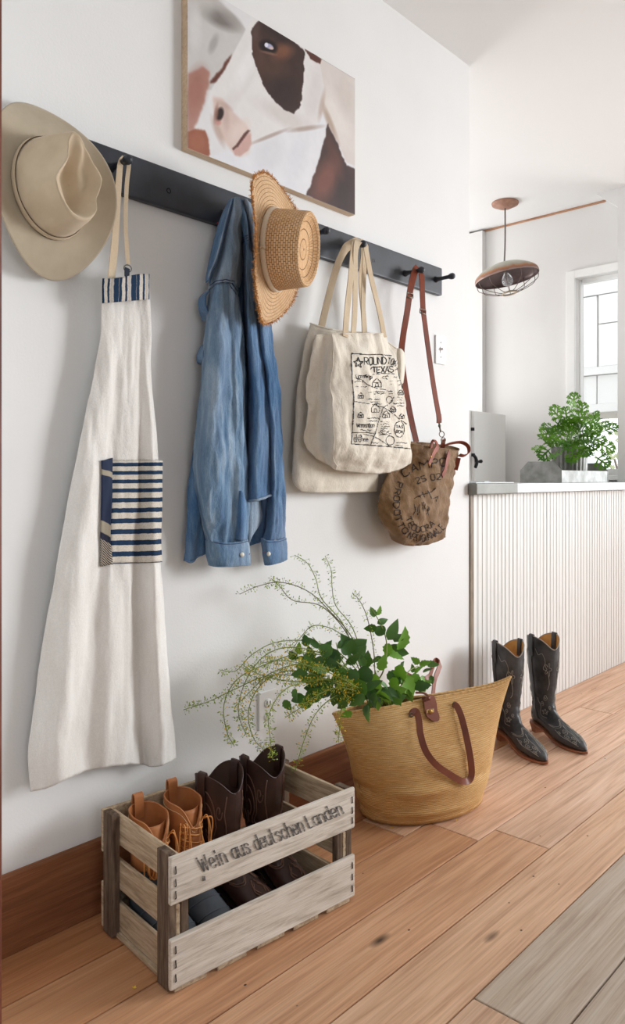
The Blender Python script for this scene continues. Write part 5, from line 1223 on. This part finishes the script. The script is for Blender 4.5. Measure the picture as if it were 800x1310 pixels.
# ================================================================ straw basket
BK = None
def basket():
    global BK
    th = thing('straw_basket', 'golden woven straw tote basket with brown leather handles full of greenery', 'basket', (2.12, -.262, 0))
    c0, a0 = np.array([2.125, -.252]), math.radians(-20); c1, a1 = np.array([2.105, -.284]), math.radians(-24.5)
    n = 120; ph = np.linspace(0, 2*np.pi, n + 1); nv = 70; G = []
    for s in np.linspace(0, 1, nv):
        k = s; c = c0*(1 - k) + c1*k; a = a0*(1 - k) + a1*k
        lw = np.interp(s, [0, .04, .12, .3, .55, .8, 1], [.205, .225, .236, .252, .272, .305, .340])
        sw_ = np.interp(s, [0, .04, .12, .3, .55, .8, 1], [.125, .143, .150, .150, .126, .072, .012])
        ex = 1 - .12*k
        x = lw*np.sign(np.cos(ph))*np.abs(np.cos(ph))**(1 - .08*k); y = sw_*np.sign(np.sin(ph))*np.abs(np.sin(ph))**ex
        y = y + np.where(np.sin(ph) > 0, .055, .018)*k*k*np.sin(ph)*np.exp(-((np.cos(ph) + .5)/.32)**2)   # mouth pushed open on the plant side
        z = s*(.372 + .014*np.cos(ph)) + .020*k**4*np.abs(np.cos(ph))**6*(np.cos(ph) > 0) 
        if s < .05: z = z*.6
        # slumped wrinkles
        d = .012*math.exp(-((s - .32)/.05)**2)*np.sin(ph*3 + 1.2) - .008*math.exp(-((s - .12)/.03)**2)*np.cos(ph*2 + .5)
        X = c[0] + (x*math.cos(a) - y*math.sin(a))*(1 + d/.2); Y = c[1] + x*math.sin(a) + y*math.cos(a) + d*np.sign(np.sin(ph))*.7
        G.append(np.stack([X, Y, np.maximum(z, .0008)], -1))
    G = np.array(G); BK = G
    m, nt, bs = nodes('golden_straw'); bs.inputs['Roughness'].default_value = .7; bs.inputs['Specular IOR Level'].default_value = .25
    wv = N(nt, 'ShaderNodeTexWave'); wv.wave_type = 'BANDS'; wv.bands_direction = 'Y'; wv.inputs['Scale'].default_value = 9.0; wv.inputs['Distortion'].default_value = .6; wv.inputs['Detail'].default_value = 2
    nt.links.new(tex(nt, 'UV', (1, 2.3, 1)), wv.inputs['Vector'])
    f = noiseT(nt, tex(nt, 'UV', (9, 40, 1)), 4, 4, .6); f2 = noiseT(nt, tex(nt, 'UV', (300, 70, 1)), 2, 3, .6); f3 = noiseT(nt, tex(nt, 'Object'), 5, 3)
    c = ramp(nt, f, [(.3, srgb(200, 154, 96)), (.5, srgb(224, 182, 122)), (.7, srgb(236, 202, 150))])
    c = mixc(nt, .45, c, ramp(nt, f2, [(.3, (.45, .36, .26, 1)), (.6, (1, 1, 1, 1))]), 'MULTIPLY'); c = mixc(nt, .35, c, ramp(nt, wv.outputs['Fac'], [(.05, (.45, .36, .27, 1)), (.4, (1, 1, 1, 1))]), 'MULTIPLY')
    c = mixc(nt, .4, c, ramp(nt, f3, [(.35, (.75, .62, .45, 1)), (.6, (1, 1, 1, 1))]), 'MULTIPLY')
    nt.links.new(c, bs.inputs['Base Color']); b = bump(nt, bs, wv.outputs['Fac'], .5, .0018); bump(nt, bs, f2, .35, .0012, b)
    grid('woven_body', G, m, th, cap0=True, thick=.004)
    tube('rim', G[-1], .0045, m, th, n=7)
    S = surf(G[:, 61:119], .004)                              # side towards the room
    def on(pts, off): 
        q = S(pts); d = np.array([0, CAMY, CAMH]) - q; d /= np.linalg.norm(d, axis=1, keepdims=True); return q + d*np.asarray(off)[:, None]
    ax = np.array([math.cos(a1), math.sin(a1), 0])
    hp = [(526, 915), (527.5, 911), (532, 911), (536, 922), (538, 940), (545, 962), (558, 978), (574, 990), (588, 998), (597, 999), (602, 992), (602, 975), (597, 948), (590, 920), (584, 905), (580, 901)]
    q = cr(on(hp, [.003, .008, .014, .016, .016, .014, .012, .012, .012, .013, .014, .014, .014, .012, .008, .002]), 110)
    Tn = np.gradient(q, axis=0); vd = np.array([0, CAMY, CAMH]) - q; vd /= np.linalg.norm(vd, axis=1, keepdims=True)
    W = np.cross(Tn, vd); tw = np.linspace(0, 1, 110)
    lm = M['leather']
    hl = basic('saddle_brown_leather', srgb(120, 66, 50), srgb(146, 86, 68), rough=.4, nscale=9, bstr=.1, bscale=140, bdist=.0006)
    ribbon('handle', q, W, .021, .0035, hl, th)
    q2 = cr([F(560, 893, .355), (F(562, 872, .375)), F(567, 858, .40), F(569, 850, .415), F(563, 847, .42), F(559, 856, .412), F(555, 868, .40), F(543, 872, .395), F(527, 866, .40), F(512, 858, .405)], 80)
    ribbon('handle', q2 + np.array([.005, .022, 0]), [(-.4*math.cos(t*3), .3, 1) for t in np.linspace(0, 1, 80)], .022, .0035, hl, th)
    # closing flap with turn clasp
    fl = on([(545, 872), (546, 880), (548, 890), (550, 900), (552, 910), (553.5, 918), (554.5, 922.5)], [.010, .006, .006, .006, .007, .007, .006]); fl = cr(fl, 40)
    fw_ = np.interp(np.linspace(0, 1, 40), [0, .8, .9, .96, 1], [.048, .047, .042, .030, .010])
    fo = ribbon('closing_flap', fl, np.tile(ax, (40, 1)), fw_, .004, hl, th)
    tube('flap_top', cr([fl[0], fl[0] + [.01, .03, .008], fl[0] + [.02, .07, .0]], 12), .004, hl, fo, n=6)
    cc = on([(550.5, 910.5)], [.0095])[0]; nrm = np.array([math.sin(a1), -math.cos(a1), .1]); nrm /= np.linalg.norm(nrm); upv = np.array([0, 0, 1.0]); Mx = Matrix((ax, nrm, upv)).transposed().to_4x4(); Mx.translation = Vector(cc)
    MB().bbox((-.014, -.001, -.009), (.014, .002, .009), .001, Mx).build('clasp_plate', basic('polished_brass', srgb(228, 208, 164), rough=.2, metal=.9), fo, smooth=False)
    grid('clasp_knob', np.array([[cc + ax*r*math.cos(t) + upv*r*math.sin(t) + nrm*h for t in np.linspace(0, 2*np.pi, 14, endpoint=False)] for r, h in ((.007, .001), (.007, .005), (.005, .007), (.0002, .0075))]), M['brass'], fo, closed=True)
    for px, py in ((526.5, 915), (581, 902)):
        c = on([(px, py)], [.003])[0]; tube('handle_ring', [c + ax*.007*math.cos(t) + upv*.007*math.sin(t) for t in np.linspace(0, 2*np.pi, 16)], .002, M['steel'], th, n=6)
basket()
# ================================================================ greenery in the basket
def leaf_mesh(nm, L, W_, mat, serr=0.0, fold=.25, droop=.25, n=9):
    V, Fc = [], []
    for i in range(n + 1):
        t = i/n; w_ = W_*(math.sin(math.pi*t**.75)**.9)*(1 - .25*t) if 0 < t < 1 else 0.0
        w_ *= 1 + serr*(1 if i % 2 else -1)
        z = -droop*L*t*t; V += [(L*t - .02*L*(i % 2)*serr, -w_, z + fold*w_), (L*t, 0, z), (L*t - .02*L*(i % 2)*serr, w_, z + fold*w_)]
    for i in range(n):
        a = 3*i; Fc += [(a, a + 1, a + 4, a + 3), (a + 1, a + 2, a + 5, a + 4)]
    me = bpy.data.meshes.new(nm); me.from_pydata(V, [], Fc); me.materials.append(mat); me.polygons.foreach_set('use_smooth', [True]*len(me.polygons)); me.update(); return me
def leafmat(name, c1, c2, tr):
    m, nt, bs = nodes(name); bs.inputs['Roughness'].default_value = .42; bs.inputs['Specular IOR Level'].default_value = .4
    oi = N(nt, 'ShaderNodeObjectInfo'); f = noiseT(nt, tex(nt, 'Object'), 30, 3)
    c = mixc(nt, oi.outputs['Random'], c1, c2); c = mixc(nt, .22, c, ramp(nt, f, [(.35, (.6, .65, .55, 1)), (.65, (1, 1, 1, 1))]), 'MULTIPLY')
    nt.links.new(c, bs.inputs['Base Color'])
    t = N(nt, 'ShaderNodeBsdfTranslucent'); t.inputs['Color'].default_value = tr; mx = N(nt, 'ShaderNodeMixShader'); mx.inputs[0].default_value = .15
    nt.links.new(bs.outputs[0], mx.inputs[1]); nt.links.new(t.outputs[0], mx.inputs[2]); nt.links.new(mx.outputs[0], nt.nodes['Material Output'].inputs[0]); return m
GREEN = leafmat('dark_green_leaf', srgb(40, 78, 34), srgb(84, 124, 62), srgb(110, 160, 50)); LGREEN = leafmat('fresh_green_leaf', srgb(84, 138, 44), srgb(112, 162, 62), srgb(150, 200, 60))
STEMG = basic('green_stem', srgb(116, 132, 62), srgb(142, 154, 80), rough=.6, nscale=20); STEMB = basic('brownish_stem', srgb(98, 92, 58), rough=.7)
SPR = leafmat('sprig_leaf', srgb(126, 156, 50), srgb(164, 182, 70), srgb(190, 214, 70)); YEL = basic('yellow_flower', srgb(226, 186, 44), srgb(238, 206, 80), rough=.7, nscale=60)
CAMP = np.array([0, CAMY, CAMH])
def place(me, name, parent, p, tip, nrm, s=1.0):
    o = bpy.data.objects.new(name, me); COL.objects.link(o); o.parent = parent
    x = np.array(tip, float); x /= np.linalg.norm(x); z = np.array(nrm, float); z = z - x*np.dot(z, x); z /= np.linalg.norm(z) + 1e-9; y = np.cross(z, x)
    Mx = Matrix((x*s, y*s, z*s)).transposed().to_4x4(); Mx.translation = Vector(np.array(p) - ORG[parent.name]); o.matrix_local = Mx
    ORG[o.name] = ORG[parent.name]; return o
BASE = np.array([1.985, -.228, .26]); BAX = np.array([math.cos(math.radians(-24.5)), math.sin(math.radians(-24.5)), 0]); BNY = np.array([-BAX[1], BAX[0], 0])
def mouth(rs): return np.array([1.957, -.214, .388]) + BAX*rs.uniform(-.05, .05) + BNY*rs.uniform(.0, .035)   # stems leave through the open mouth
rsp = np.random.RandomState(12)
def sprig(pts, label, mat=STEMG, leafy=1.0, yellow=.15, rad=.0018, seed=0):
    rs = np.random.RandomState(seed)
    q = [BASE + rs.uniform(-.03, .03, 3)*[1, .5, 0], mouth(rs)] + [P(a, b, -d) for a, b, d in pts]
    path = cr(q, 60); th = thing('flowering_sprig', label, 'sprig', tuple(path[0]), 0, 'flowering sprigs in the straw basket')
    tube('stem', path, np.linspace(rad*1.3, rad*.5, 60), mat, th, n=5)
    mb, fb = MB(), MB()
    T = np.gradient(path, axis=0)
    for i in range(int(150*leafy)):
        t = rs.uniform(.25, 1)*59; j = min(int(t), 58); p = path[j]*(1 - t + j) + path[j + 1]*(t - j)
        d = rs.normal(0, 1, 3); d -= T[j]*np.dot(d, T[j])/np.dot(T[j], T[j])*.6; d /= np.linalg.norm(d); L = rs.uniform(.005, .013); e = p + d*L
        if e[1] > -.004: continue
        s = np.cross(d, rs.normal(0, 1, 3)); s /= np.linalg.norm(s)
        mb.add([p - s*.0004, p + s*.0004, e + s*.0004, e - s*.0004], [(0, 1, 2, 3)])
        w_ = rs.uniform(.0012, .0026); f = d*rs.uniform(.004, .009)
        (fb if rs.rand() < yellow else mb).add([e, e + f*.5 + s*w_, e + f, e + f*.5 - s*w_, e + f*.5 + np.cross(s, d)*w_], [(0, 1, 2, 4), (0, 4, 2, 3)])
    tag(mb.build('tiny_leaves', SPR, th, smooth=False), kind='stuff')
    if fb.V: tag(fb.build('tiny_flowers', YEL, th, smooth=False), kind='stuff')
    return th
LB = 'thin flowering sprig '
SP = [([(468, 862, .24), (450, 815, .2), (425, 785, .17), (395, 757, .14), (360, 745, .12), (330, 750, .1), (307, 760, .09)], LB + 'arching high and bending over to the wall below the shirt', .9, 0),
      ([(466, 865, .22), (445, 812, .18), (412, 776, .15), (375, 768, .12), (358, 750, .11), (347, 740, .11)], LB + 'with hooked tip arching under the highest one', .8, 0),
      ([(466, 862, .2), (440, 800, .16), (412, 766, .13), (404, 740, .12), (393, 720, .11), (377, 710, .1)], LB + 'standing up to the denim cuffs, bent tip', .8, 0),
      ([(470, 862, .2), (452, 805, .16), (430, 775, .14), (425, 750, .13), (424, 730, .13), (416, 711, .13)], LB + 'standing upright below the cream tote bags', .8, 0),
      ([(480, 860, .25), (478, 830, .24), (470, 790, .23), (460, 768, .22), (451, 759, .22)], LB + 'rising short beside the broad pointed leaves', .7, 0),
      ([(465, 868, .2), (430, 832, .16), (392, 820, .13), (352, 822, .11), (322, 838, .1), (302, 858, .09), (280, 857, .08)], LB + 'arching low over the outlet with curled tip', 1.0, .1),
      ([(462, 872, .24), (428, 845, .2), (390, 835, .18), (345, 848, .15), (305, 868, .13), (287, 900, .12), (290, 935, .11), (300, 955, .11)], LB + 'drooping in a wide hoop between the outlet and the apron', 1.2, .2),
      ([(462, 885, .26), (400, 868, .22), (345, 864, .18), (300, 882, .14), (268, 897, .11), (235, 908, .08)], LB + 'reaching flat along the wall farthest from the basket', .9, .05),
      ([(462, 884, .26), (415, 868, .23), (370, 858, .2), (335, 875, .18), (318, 910, .17), (325, 945, .16), (342, 962, .15)], LB + 'hanging across the outlet plate toward the crate', 1.2, .25),
      ([(455, 886, .3), (430, 890, .29), (405, 912, .28), (390, 945, .27), (378, 985, .26)], LB + 'dangling down over the dark boots toward the crate corner', .8, .2),
      ([(455, 880, .28), (410, 872, .25), (368, 880, .28), (345, 912, .29), (346, 945, .30), (349, 972, .30)], LB + 'dangling over the nearer dark boot shaft', .9, .2),
      ([(455, 890, .3), (438, 905, .31), (435, 930, .31), (433, 950, .31)], LB + 'hanging down over the rim onto the basket side', .7, .5),
      ([(465, 866, .2), (440, 815, .16), (405, 800, .14), (385, 815, .12), (370, 840, .12)], LB + 'crossing below the high arches and dipping again', .8, .1),
      ([(460, 872, .26), (420, 840, .23), (375, 828, .2), (340, 838, .17), (315, 870, .15), (305, 910, .14), (315, 940, .14)], LB + 'thick with buds in the middle of the drooping hoop', 1.3, .25),
      ([(460, 876, .28), (420, 855, .25), (380, 850, .22), (345, 862, .2), (325, 880, .18), (300, 905, .16)], LB + 'with many yellow flowers above the outlet', 1.5, .5),
      ([(458, 880, .3), (420, 870, .28), (390, 872, .26), (360, 870, .23), (330, 862, .2), (310, 850, .17)], LB + 'with yellow flowers rising to the hoop tops', 1.5, .45),
      ([(458, 880, .31), (425, 862, .29), (395, 852, .27), (365, 845, .24), (335, 848, .2)], LB + 'bright yellow green and short in the dense cluster', 1.6, .4),
      ([(456, 884, .31), (430, 880, .3), (405, 890, .29), (385, 905, .27), (365, 918, .25)], LB + 'short and low under the dark leaves', 1.2, .4)]
for i, (pts, lab, lf, yl) in enumerate(SP): sprig(pts, lab, STEMB if i in (0, 1, 4) else STEMG, lf*(1.0 if i < 6 else 1.7), yl, seed=40 + i)
# broad-leaved branches, each leaf a piece of its own
LM = [leaf_mesh('leaf_%d' % k, .075, .021 + .006*k, GREEN, .10*(k % 2), .3, .25) for k in range(3)]; LF = [leaf_mesh('fresh_leaf_%d' % k, .075, .024 + .004*k, LGREEN, .12, .25, .2) for k in range(2)]
def branch(path, leaves, label):
    q = cr([BASE, mouth(rsp)] + [P(a, b, -d) for a, b, d in path], 40); th = thing('leafy_branch', label, 'branch', tuple(q[0]), 0, 'leafy branches in the straw basket')
    tube('stem', q, np.linspace(.003, .0013, 40), STEMG, th, n=6)
    for px, py, d, ang, s, fresh in leaves + [(l[0] + rsp.uniform(-14, 14), l[1] + rsp.uniform(-4, 16), l[2] - .02, l[3] + rsp.uniform(-70, 70), l[4]*rsp.uniform(.8, 1.1), rsp.rand() < .25) for l in leaves if l[1] > 820]:
        p = P(px, py, -d); r = np.array([RT[0], RT[1], 0]); a = math.radians(ang); tip = r*math.cos(a) + np.array([0, 0, 1.])*math.sin(a) + np.array([rsp.normal(0, .25), rsp.normal(0, .25), 0])
        nrm = (CAMP - p); nrm = nrm/np.linalg.norm(nrm) + rsp.normal(0, .45, 3) + np.array([0, 0, .4])
        sc = s/60.0*1.0
        place(random.choice(LF if fresh else LM), 'leaf', th, p - tip*.02*sc, tip, nrm, sc*.98)
    return th
branch([(490, 860, .26), (495, 825, .25), (488, 800, .24), (475, 778, .23)],
       [(478, 786, .23, 120, 30, 0), (484, 784, .23, 60, 28, 1), (487, 796, .24, 20, 36, 0), (478, 803, .24, 190, 34, 0), (500, 812, .25, 55, 62, 0), (513, 826, .25, 40, 70, 1), (497, 828, .25, 250, 40, 1), (506, 820, .24, 10, 50, 0), (488, 808, .24, 150, 40, 0), (503, 838, .26, -10, 46, 1)], 'tall leafy branch with broad pointed leaves standing above the basket')
branch([(510, 880, .3), (522, 860, .3), (535, 852, .29)],
       [(534, 858, .29, 80, 36, 1), (540, 850, .29, 20, 34, 1), (533, 846, .29, 130, 28, 1), (520, 872, .31, -60, 74, 1), (535, 878, .31, 10, 46, 0), (512, 858, .30, -80, 60, 1), (505, 872, .31, -100, 46, 1), (540, 868, .30, -40, 30, 1)], 'bright leafy branch leaning on the brown leather flap')
branch([(485, 870, .3), (478, 850, .3)],
       [(480, 870, .31, -70, 60, 1), (470, 862, .3, 200, 52, 0), (490, 876, .31, -30, 50, 0), (462, 878, .31, 230, 56, 0), (475, 888, .32, -90, 50, 0), (455, 865, .3, 170, 48, 0), (488, 852, .29, 70, 46, 1), (498, 884, .32, -20, 46, 0), (465, 848, .28, 120, 40, 0)], 'low leafy branch filling the basket mouth under the tall one')
branch([(450, 860, .27), (435, 838, .25), (430, 822, .24)],
       [(446, 830, .25, 110, 56, 0), (438, 824, .24, 60, 44, 0), (432, 840, .25, 160, 50, 0), (448, 846, .26, 30, 46, 0), (425, 850, .25, 190, 50, 0), (436, 862, .27, 220, 54, 0), (452, 872, .28, -50, 46, 0), (420, 834, .24, 150, 42, 0), (458, 838, .26, 50, 44, 0)], 'dark leafy branch behind the yellow flowered sprigs')
branch([(440, 878, .28), (415, 868, .27), (395, 860, .25)],
       [(412, 858, .26, 150, 50, 0), (400, 868, .26, 200, 46, 0), (420, 876, .28, 240, 54, 0), (398, 850, .25, 130, 40, 0), (408, 886, .28, 215, 60, 0), (430, 888, .29, 260, 50, 0), (385, 892, .26, 200, 44, 0), (388, 862, .25, 180, 40, 0), (378, 886, .25, 260, 34, 0), (444, 892, .3, 250, 40, 0), (455, 884, .31, 200, 50, 0), (472, 880, .32, 30, 48, 0), (490, 886, .32, -30, 46, 0), (505, 884, .32, 10, 44, 1), (448, 880, .3, 140, 50, 0), (462, 892, .33, 210, 44, 0), (478, 892, .33, -100, 40, 0), (492, 890, .33, -70, 46, 1), (508, 888, .33, -60, 40, 0), (440, 900, .32, 230, 34, 0)], 'dark leafy branch spilling low over the rim toward the wall')
branch([(440, 868, .2), (418, 835, .17), (400, 815, .15)],
       [(404, 826, .16, 140, 42, 0), (415, 834, .17, 60, 46, 0), (398, 838, .16, 200, 44, 0), (410, 848, .18, 170, 48, 0), (385, 842, .15, 170, 40, 0), (425, 845, .19, 20, 44, 0), (430, 856, .2, 100, 46, 0), (392, 822, .15, 100, 34, 0)], 'shaded leafy branch close to the wall behind the others')
# fallen petals
for i, (px, py, lb) in enumerate(((502, 1059, 'touching the front of the straw basket base'), (585, 1050, 'by the straw basket base toward the black boots'), (172, 1264, 'beside the crate corner post'), (54, 1196, 'against the baseboard below the apron'))):
    c = F(px, py, .001); mb = MB()
    for k in range(4):
        a = k*1.6 + i; d = np.array([math.cos(a), math.sin(a), .3])*.006; e = np.array([-d[1], d[0], 0])*.4
        mb.add([c, c + d*.5 + e, c + d + [0, 0, .001], c + d*.5 - e], [(0, 1, 2, 3)])
    tag(mb.build('fallen_petal', YEL, None, smooth=False), 'tiny yellow petal on the floorboards ' + lb, 'petal', 'fallen petals on the floor')

# ================================================================ pendant lamp
def pendant():
    t = (H - CAMH)*FPX/(HY - 259.0); u = (646.5 - CX)/FPX; d = FW + u*RT; x, y = t*d[0], CAMY + t*d[1]
    zs = CAMH + (HY - 352)/FPX*t
    th = thing('pendant_lamp', 'galvanized caged pendant lamp with rusty rim hanging from the kitchen ceiling', 'pendant lamp', (x, y, zs - .1))
    rust = basic('rusty_canopy', srgb(150, 112, 96), srgb(176, 136, 116), rough=.6, metal=.2, nscale=20)
    grid('canopy', lathe([(.0001, -.040), (.035, -.038), (.052, -.030), (.058, -.024), (.066, -.020), (.082, -.016), (.085, -.006), (.083, -.0005)], 40, (x, y, H)), rust, th, closed=True)
    up = np.array([-RT[0]*.17 + FW[0]*.05, -RT[1]*.17 + FW[1]*.05, 1.0]); up /= np.linalg.norm(up); e1 = np.array([RT[0], RT[1], 0]); e1 -= up*np.dot(e1, up); e1 /= np.linalg.norm(e1); e2 = np.cross(up, e1)
    C0 = np.array([x + .006, y - .006, zs])
    def T(p): p = np.asarray(p); return C0 + p[..., :1]*e1 + p[..., 1:2]*e2 + p[..., 2:3]*up
    cord = basic('grey_cord', srgb(112, 104, 98), rough=.6)
    tube('cord', cr([(x, y, H - .038), (x + .001, y, (H + zs)/2), tuple(T(np.array([0, 0, .075])))], 20), .005, cord, th)
    m, nt, bs = nodes('galvanized_and_rust'); bs.inputs['Roughness'].default_value = .5; bs.inputs['Metallic'].default_value = .4
    sp = N(nt, 'ShaderNodeSeparateXYZ'); nt.links.new(N(nt, 'ShaderNodeTexCoord').outputs['UV'], sp.inputs[0])
    f = noiseT(nt, tex(nt, 'Object'), 16, 5, .65); ad = N(nt, 'ShaderNodeMath', operation='MULTIPLY_ADD'); nt.links.new(f, ad.inputs[0]); ad.inputs[1].default_value = .3; nt.links.new(sp.outputs[1], ad.inputs[2])
    nt.links.new(ramp(nt, ad.outputs[0], [(.5, srgb(196, 196, 184)), (.74, srgb(164, 160, 146)), (.86, srgb(168, 116, 78)), (.94, srgb(140, 100, 84)), (1.0, srgb(150, 126, 118))]), bs.inputs['Base Color'])
    prof = [(.001, .078), (.03, .077), (.06, .074), (.10, .064), (.14, .047), (.17, .030), (.192, .012), (.2, 0.0), (.2025, -.012), (.2025, -.022), (.2, -.024)]
    sh = grid('shade', T(lathe(cr(prof, 40), 64)), m, th, closed=True)
    inn = [(.001, .070), (.05, .068), (.10, .056), (.14, .040), (.17, .023), (.19, .006), (.198, -.008), (.199, -.023)]
    grid('shade_inside', T(lathe(cr(inn, 30), 64)), basic('dark_brown_enamel', srgb(84, 66, 66), srgb(108, 88, 86), rough=.4, nscale=10, metal=.2), sh, closed=True, flip=True)
    wm = basic('brown_wire', srgb(104, 88, 80), rough=.5, metal=.5)
    for k in range(12):
        a = 2*np.pi*k/12 + .2; c, s = math.cos(a), math.sin(a)
        tube('cage_wire', T(cr([(.192*c, .192*s, -.002), (.193*c, .193*s, -.045), (.175*c, .175*s, -.072), (.10*c, .10*s, -.104), (.042*c, .042*s, -.118)], 20)), .0022, wm, th, n=5)
    tube('cage_ring', T(np.array([(.046*math.cos(a), .046*math.sin(a), -.118) for a in np.linspace(0, 2*np.pi, 40)])), .006, basic('cage_ring_metal', srgb(168, 152, 132), rough=.45, metal=.5), th, n=8)
    grid('socket', T(lathe([(.001, .066), (.022, .066), (.022, .030), (.017, .024)], 20)), basic('dark_socket', (.05, .04, .04, 1), rough=.5), th, closed=True)
    g, nt, bs = nodes('clear_bulb_glass'); bs.inputs['Base Color'].default_value = (.93, .95, .98, 1); bs.inputs['Transmission Weight'].default_value = .75; bs.inputs['Roughness'].default_value = .05; bs.inputs['IOR'].default_value = 1.3
    grid('bulb', T(lathe(cr([(.014, .026), (.016, .012), (.026, -.006), (.035, -.030), (.033, -.050), (.020, -.066), (.001, -.070)], 26), 28)), g, th, closed=True)
pendant()

# ================================================================ metal tray, pot and scented geranium on the counter
def tray():
    x0, x1, y0, y1, z0 = 3.81, 4.43, .030, .265, 1.0768
    th = thing('metal_tray', 'long galvanized metal tray with cut-cornered end plates on the bar counter', 'tray', ((x0 + x1)/2, (y0 + y1)/2, z0))
    gz = basic('galvanized_steel', srgb(112, 112, 108), srgb(146, 147, 144), rough=.42, metal=.6, nscale=16)
    for xa, xb in ((x0, x0 + .004), (x1 - .004, x1)):
        out = [(y0 - .002, z0), (y1 + .002, z0), (y1 + .002, z0 + .066), (y1 - .045, z0 + .114), (y0 + .045, z0 + .114), (y0 - .002, z0 + .066)]
        n = 6; mesh('end_plate', [(x_, a, b) for x_ in (xa, xb) for a, b in out], [tuple(range(n)), tuple(range(n, 2*n))[::-1]] + [(i, n + i, n + (i + 1) % n, (i + 1) % n) for i in range(n)], gz, th, smooth=False)
    for ya in (y0, y1 - .003): MB().bbox((x0 + .004, ya, z0), (x1 - .004, ya + .003, z0 + .066), .001).build('side', gz, th, smooth=False)
    MB().box((x0 + .004, y0 + .003, z0), (x1 - .004, y1 - .003, z0 + .003)).build('bottom', gz, th, smooth=False)
    # ribbed pot
    cx_, cy_, zp = 4.17, .147, z0 + .0032
    pt = thing('ribbed_pot', 'ribbed galvanized metal plant pot standing in the tray', 'pot', (cx_, cy_, zp))
    G = lathe([(.001, 0), (.090, 0), (.092, .005), (.094, .06), (.097, .13), (.100, .19), (.102, .196), (.099, .198), (.095, .19), (.090, .17)], 144, (cx_, cy_, zp))
    a = np.linspace(0, 2*np.pi, 144, endpoint=False); k = 1 + .022*np.cos(24*a)
    for i in range(2, 6): G[i, :, 0] = cx_ + (G[i, :, 0] - cx_)*k; G[i, :, 1] = cy_ + (G[i, :, 1] - cy_)*k
    grid('pot_wall', G, gz, pt, closed=True)
    grid('soil', lathe([(.001, .172), (.092, .168)], 30, (cx_, cy_, zp)), basic('potting_soil', (.03, .02, .014, 1), rough=1, bstr=1, bscale=80), pt, closed=True, flip=True)
    # plant
    pl = thing('scented_geranium', 'bright green potted plant with deeply cut feathery leaves on the counter', 'plant', (cx_, cy_, zp + .17))
    lm_ = leafmat('geranium_leaf', srgb(54, 112, 26), srgb(110, 160, 48), srgb(140, 200, 40)); sm = basic('geranium_stem', srgb(120, 164, 70), rough=.5)
    def lobe(mb, p, d, L, W_, z):
        d = np.array(d)/np.hypot(*d); s = np.array([-d[1], d[0]]); pts = []
        for t, w_ in ((0, .45), (.35, 1), (.7, .95), (.92, .55), (1, .0)): pts.append((t, w_))
        V = [];
        for t, w_ in pts:
            c = np.array(p) + d*L*t; zz = z - .10*(t*L)**2/.05
            V += [(c[0] + s[0]*W_*w_, c[1] + s[1]*W_*w_, zz), (c[0] - s[0]*W_*w_, c[1] - s[1]*W_*w_, zz)]
        mb.add(V, [(2*i, 2*i + 1, 2*i + 3, 2*i + 2) for i in range(4)])
    mb = MB(); zc = 0
    lobe(mb, (0, 0), (1, 0), .100, .0055, 0)
    for k_, (t, L, an) in enumerate(((.018, .055, 72), (.040, .058, 55), (.062, .040, 45), (.080, .022, 42))):
        for sg in (1, -1):
            a_ = math.radians(an)*sg; d = (math.cos(a_), math.sin(a_)); lobe(mb, (t, 0), d, L, .0052, .001*k_)
            for tt, ll in ((.45, .40), (.7, .28)):
                for s2 in (1, -1):
                    b_ = a_ + s2*.75; lobe(mb, (t + d[0]*L*tt, d[1]*L*tt), (math.cos(b_), math.sin(b_)), L*ll, .0040, .0015*k_ - .0006)
    me = bpy.data.meshes.new('geranium_leaf'); me.from_pydata(mb.V, [], mb.F); me.materials.append(lm_); me.update()
    rs = np.random.RandomState(5); top = np.array([cx_, cy_, zp + .175]); r3 = np.array([RT[0], RT[1], 0]); f3 = np.array([FW[0], FW[1], 0])
    spots = [(730, 520, 0), (748, 524, .0), (716, 530, .02), (770, 545, 0), (760, 530, .03), (704, 545, 0), (694, 560, -.04), (690, 572, -.05), (700, 578, -.07), (722, 545, -.06), (740, 540, -.08), (735, 560, -.1), (716, 560, -.1), (752, 555, -.08), (766, 562, -.03), (780, 552, .02), (745, 578, -.12), (733, 590, -.13), (712, 580, -.11), (755, 570, -.05), (768, 590, -.06), (725, 530, .08), (745, 538, .1), (712, 552, .1), (760, 548, .1), (735, 512, .03), (706, 566, .05), (774, 570, .05), (728, 572, -.12), (720, 538, -.03), (758, 540, -.05), (745, 560, -.1), (700, 556, -.03)] + [(735 + 34*math.cos(k*2.4)*(.3 + .7*(k % 5)/5), 556 + 30*math.sin(k*2.4)*(.3 + .7*(k % 5)/5), -.11 + .18*((k*7) % 11)/11) for k in range(26)]
    def rimpt(t_, b_):
        h = (b_ - t_)*[1, 1, 0]; d_ = np.linalg.norm(h)
        if d_ < .085: return [(t_ + b_)/2 + [0, 0, .035]]
        return [t_ + h/d_*.07 + [0, 0, .05], t_ + h/d_*.112 + [0, 0, .058]]
    for i, (px, py, dep) in enumerate(spots):
        tt = 4.28 + dep; uu = (px - CX)/FPX; d2 = FW + uu*RT; q = np.array([tt*d2[0], CAMY + tt*d2[1], CAMH + (HY - py)/FPX*tt])
        q[2] = max(q[2], 1.13)
        out = q - (top + [0, 0, .06]); out /= np.linalg.norm(out); out[2] -= .25 if py > 535 else -.1
        base = q - out/np.linalg.norm(out)*.035
        tube('petiole', cr([top + rs.uniform(-.03, .03, 3)*[1, 1, .1], *rimpt(top, base), base], 18), .0018, sm, pl, n=5)
        nrm = (CAMP - q)/np.linalg.norm(CAMP - q)*.8 + np.array([0, 0, .8]) + rs.normal(0, .3, 3)
        place(me, 'leaf', pl, base, out + rs.normal(0, .15, 3), nrm, rs.uniform(.7, 1.05))
tray()
